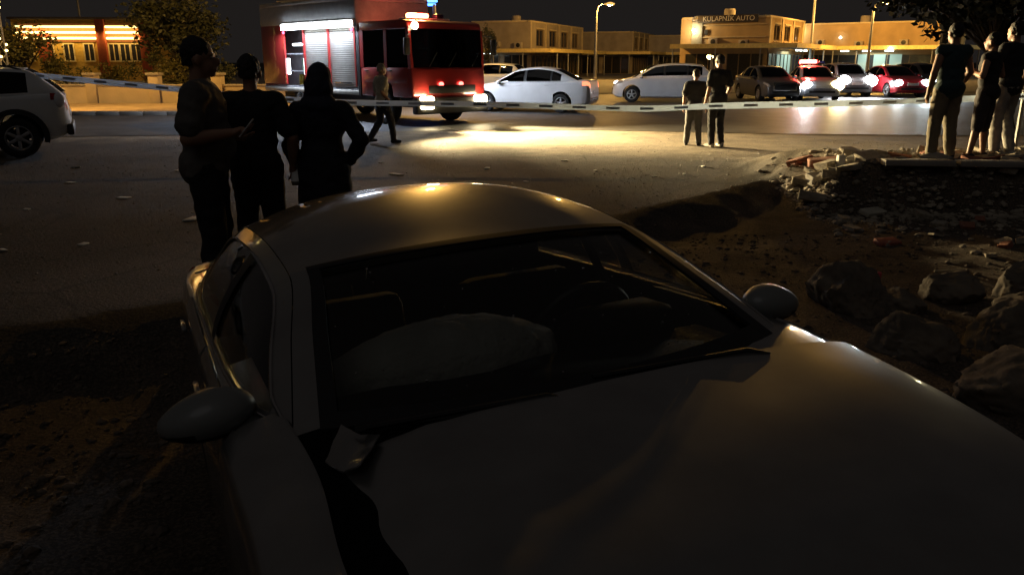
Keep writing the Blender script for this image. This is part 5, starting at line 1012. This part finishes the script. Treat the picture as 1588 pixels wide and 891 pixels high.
# gravel and clods: too many to count
ico = bmesh.new(); bmesh.ops.create_icosphere(ico, subdivisions=1, radius=1); ICV = np.array([v.co[:] for v in ico.verts]); ICF = np.array([[v.index for v in f.verts] for f in ico.faces]); ico.free()
def gravel(name, label, n, region, smin, smax, material, seed):
    q = np.random.RandomState(seed); x, y = region(q, n); z, _ = terrain(x[:, None], y[:, None]); z = z[:, 0]
    s = smin * (smax / smin) ** (q.rand(n) ** 2.2); V = []; F = []
    jit = 1 + .35 * (q.rand(n, len(ICV)) - .5)
    sc = np.stack([s * q.uniform(.8, 1.4, n), s * q.uniform(.8, 1.4, n), s * q.uniform(.4, .8, n)], -1)
    P = ICV[None] * jit[..., None] * sc[:, None] + np.stack([x, y, z + s * .15], -1)[:, None]
    F = (ICF[None] + (np.arange(n) * len(ICV))[:, None, None]).reshape(-1, 3); P = P.reshape(-1, 3)
    me = bpy.data.meshes.new(name); me.from_pydata(P.tolist(), [], F.tolist()); me.materials.append(material); o = bpy.data.objects.new(name, me); COL.objects.link(o); return tag(o, label, 'gravel', kind='stuff')
def reg_lot(q, n):
    x = q.uniform(-8, 8, n); y = q.uniform(6, 18, n); e = EDGE(x); y = np.where(y < e + .1, e + .1 + q.rand(n) * 4, y); return x, y
def reg_low(q, n):
    x = q.uniform(-5, 6, n); y = q.uniform(.4, 9, n); e = EDGE(x); y = np.where(y > e - .05, e - .05 - q.rand(n) * 2.5, y); return x, y
gravel('gravel', 'loose gravel strewn over the hardstanding', 6000, reg_lot, .003, .014, mat('gravel_stone', (.26, .23, .19), .55, scale=2, var=.5), 1)
def reg_heap(q, n):
    x = q.uniform(3.7, 7.6, n); return x, ridge_far(x) + q.normal(.1, .7, n)
gravel('rubble_grit', 'fine broken mortar and grit spread over the rubble heap', 5000, reg_heap, .008, .06, mat('grit', (.30, .26, .20), .9, scale=2, var=.5), 3)
gravel('clods', 'loose stones and clods on the dug earth round the wreck', 9000, reg_low, .006, .032, mat('clod', (.13, .10, .075), .9, scale=2, var=.45), 2)
# barrier tape
def tape():
    pts = [(-9.36, 14.9, 1.50), (-8.1, 14.85, 1.37), (-6.1, 14.7, 1.19), (-4.2, 14.55, 1.02), (-2.8, 14.4, .955), (-.5, 14.2, .935), (2.2, 13.9, .88), (3.35, 13.75, .93), (5.6, 13.6, .985), (8.6, 13.9, 1.08)]
    pts = np.array(pts); t = np.r_[0, np.cumsum(np.linalg.norm(np.diff(pts, axis=0), axis=1))]; f = [pchip(t, pts[:, i]) for i in range(3)]; tt = np.linspace(0, t[-1], 160); P = np.stack([g(tt) for g in f], -1)
    tw = .35 * np.sin(tt * 1.1) + .25 * np.sin(tt * 2.7); h = .052
    a = P + np.stack([0 * tt, np.sin(tw) * h, np.cos(tw) * h], -1); b = P - np.stack([0 * tt, np.sin(tw) * h, np.cos(tw) * h], -1)
    r = MB(); G = np.stack([a, P, b], 1); o = mb_solid(G, G + np.array([0, .0015, 0])).build('barrier_tape', TAPEM, angle=80)
    tag(o, 'long sagging strip of police barrier tape strung across the whole scene', 'barrier tape')
    pr = MB(); dk = mat('tape_print', (.30, .34, .42), .5)
    for i in range(2, 158, 5):
        Q = np.stack([a[i:i + 3] * .7 + b[i:i + 3] * .3, a[i:i + 3] * .3 + b[i:i + 3] * .7], 1); mb = mb_solid(Q - np.array([0, .003, 0]), Q - np.array([0, .0015, 0])); pr.add(mb.v, mb.f)
    pb = pr.build('print_band', dk, o); pb['kind'] = 'stuff'
    st = street_lamp
tape()
r_ = empty('tape_post', (8.62, 13.95, zg(8.62, 13.95)), 0, 'steel post at the far right holding the end of the barrier tape', 'post'); MB().tube([(0, 0, -.1), (0, 0, 1.3)], .03, 8).build('pole', STEEL, r_); MB().ball((0, 0, 1.31), .035, 8, 6).build('cap', BLACK, r_)
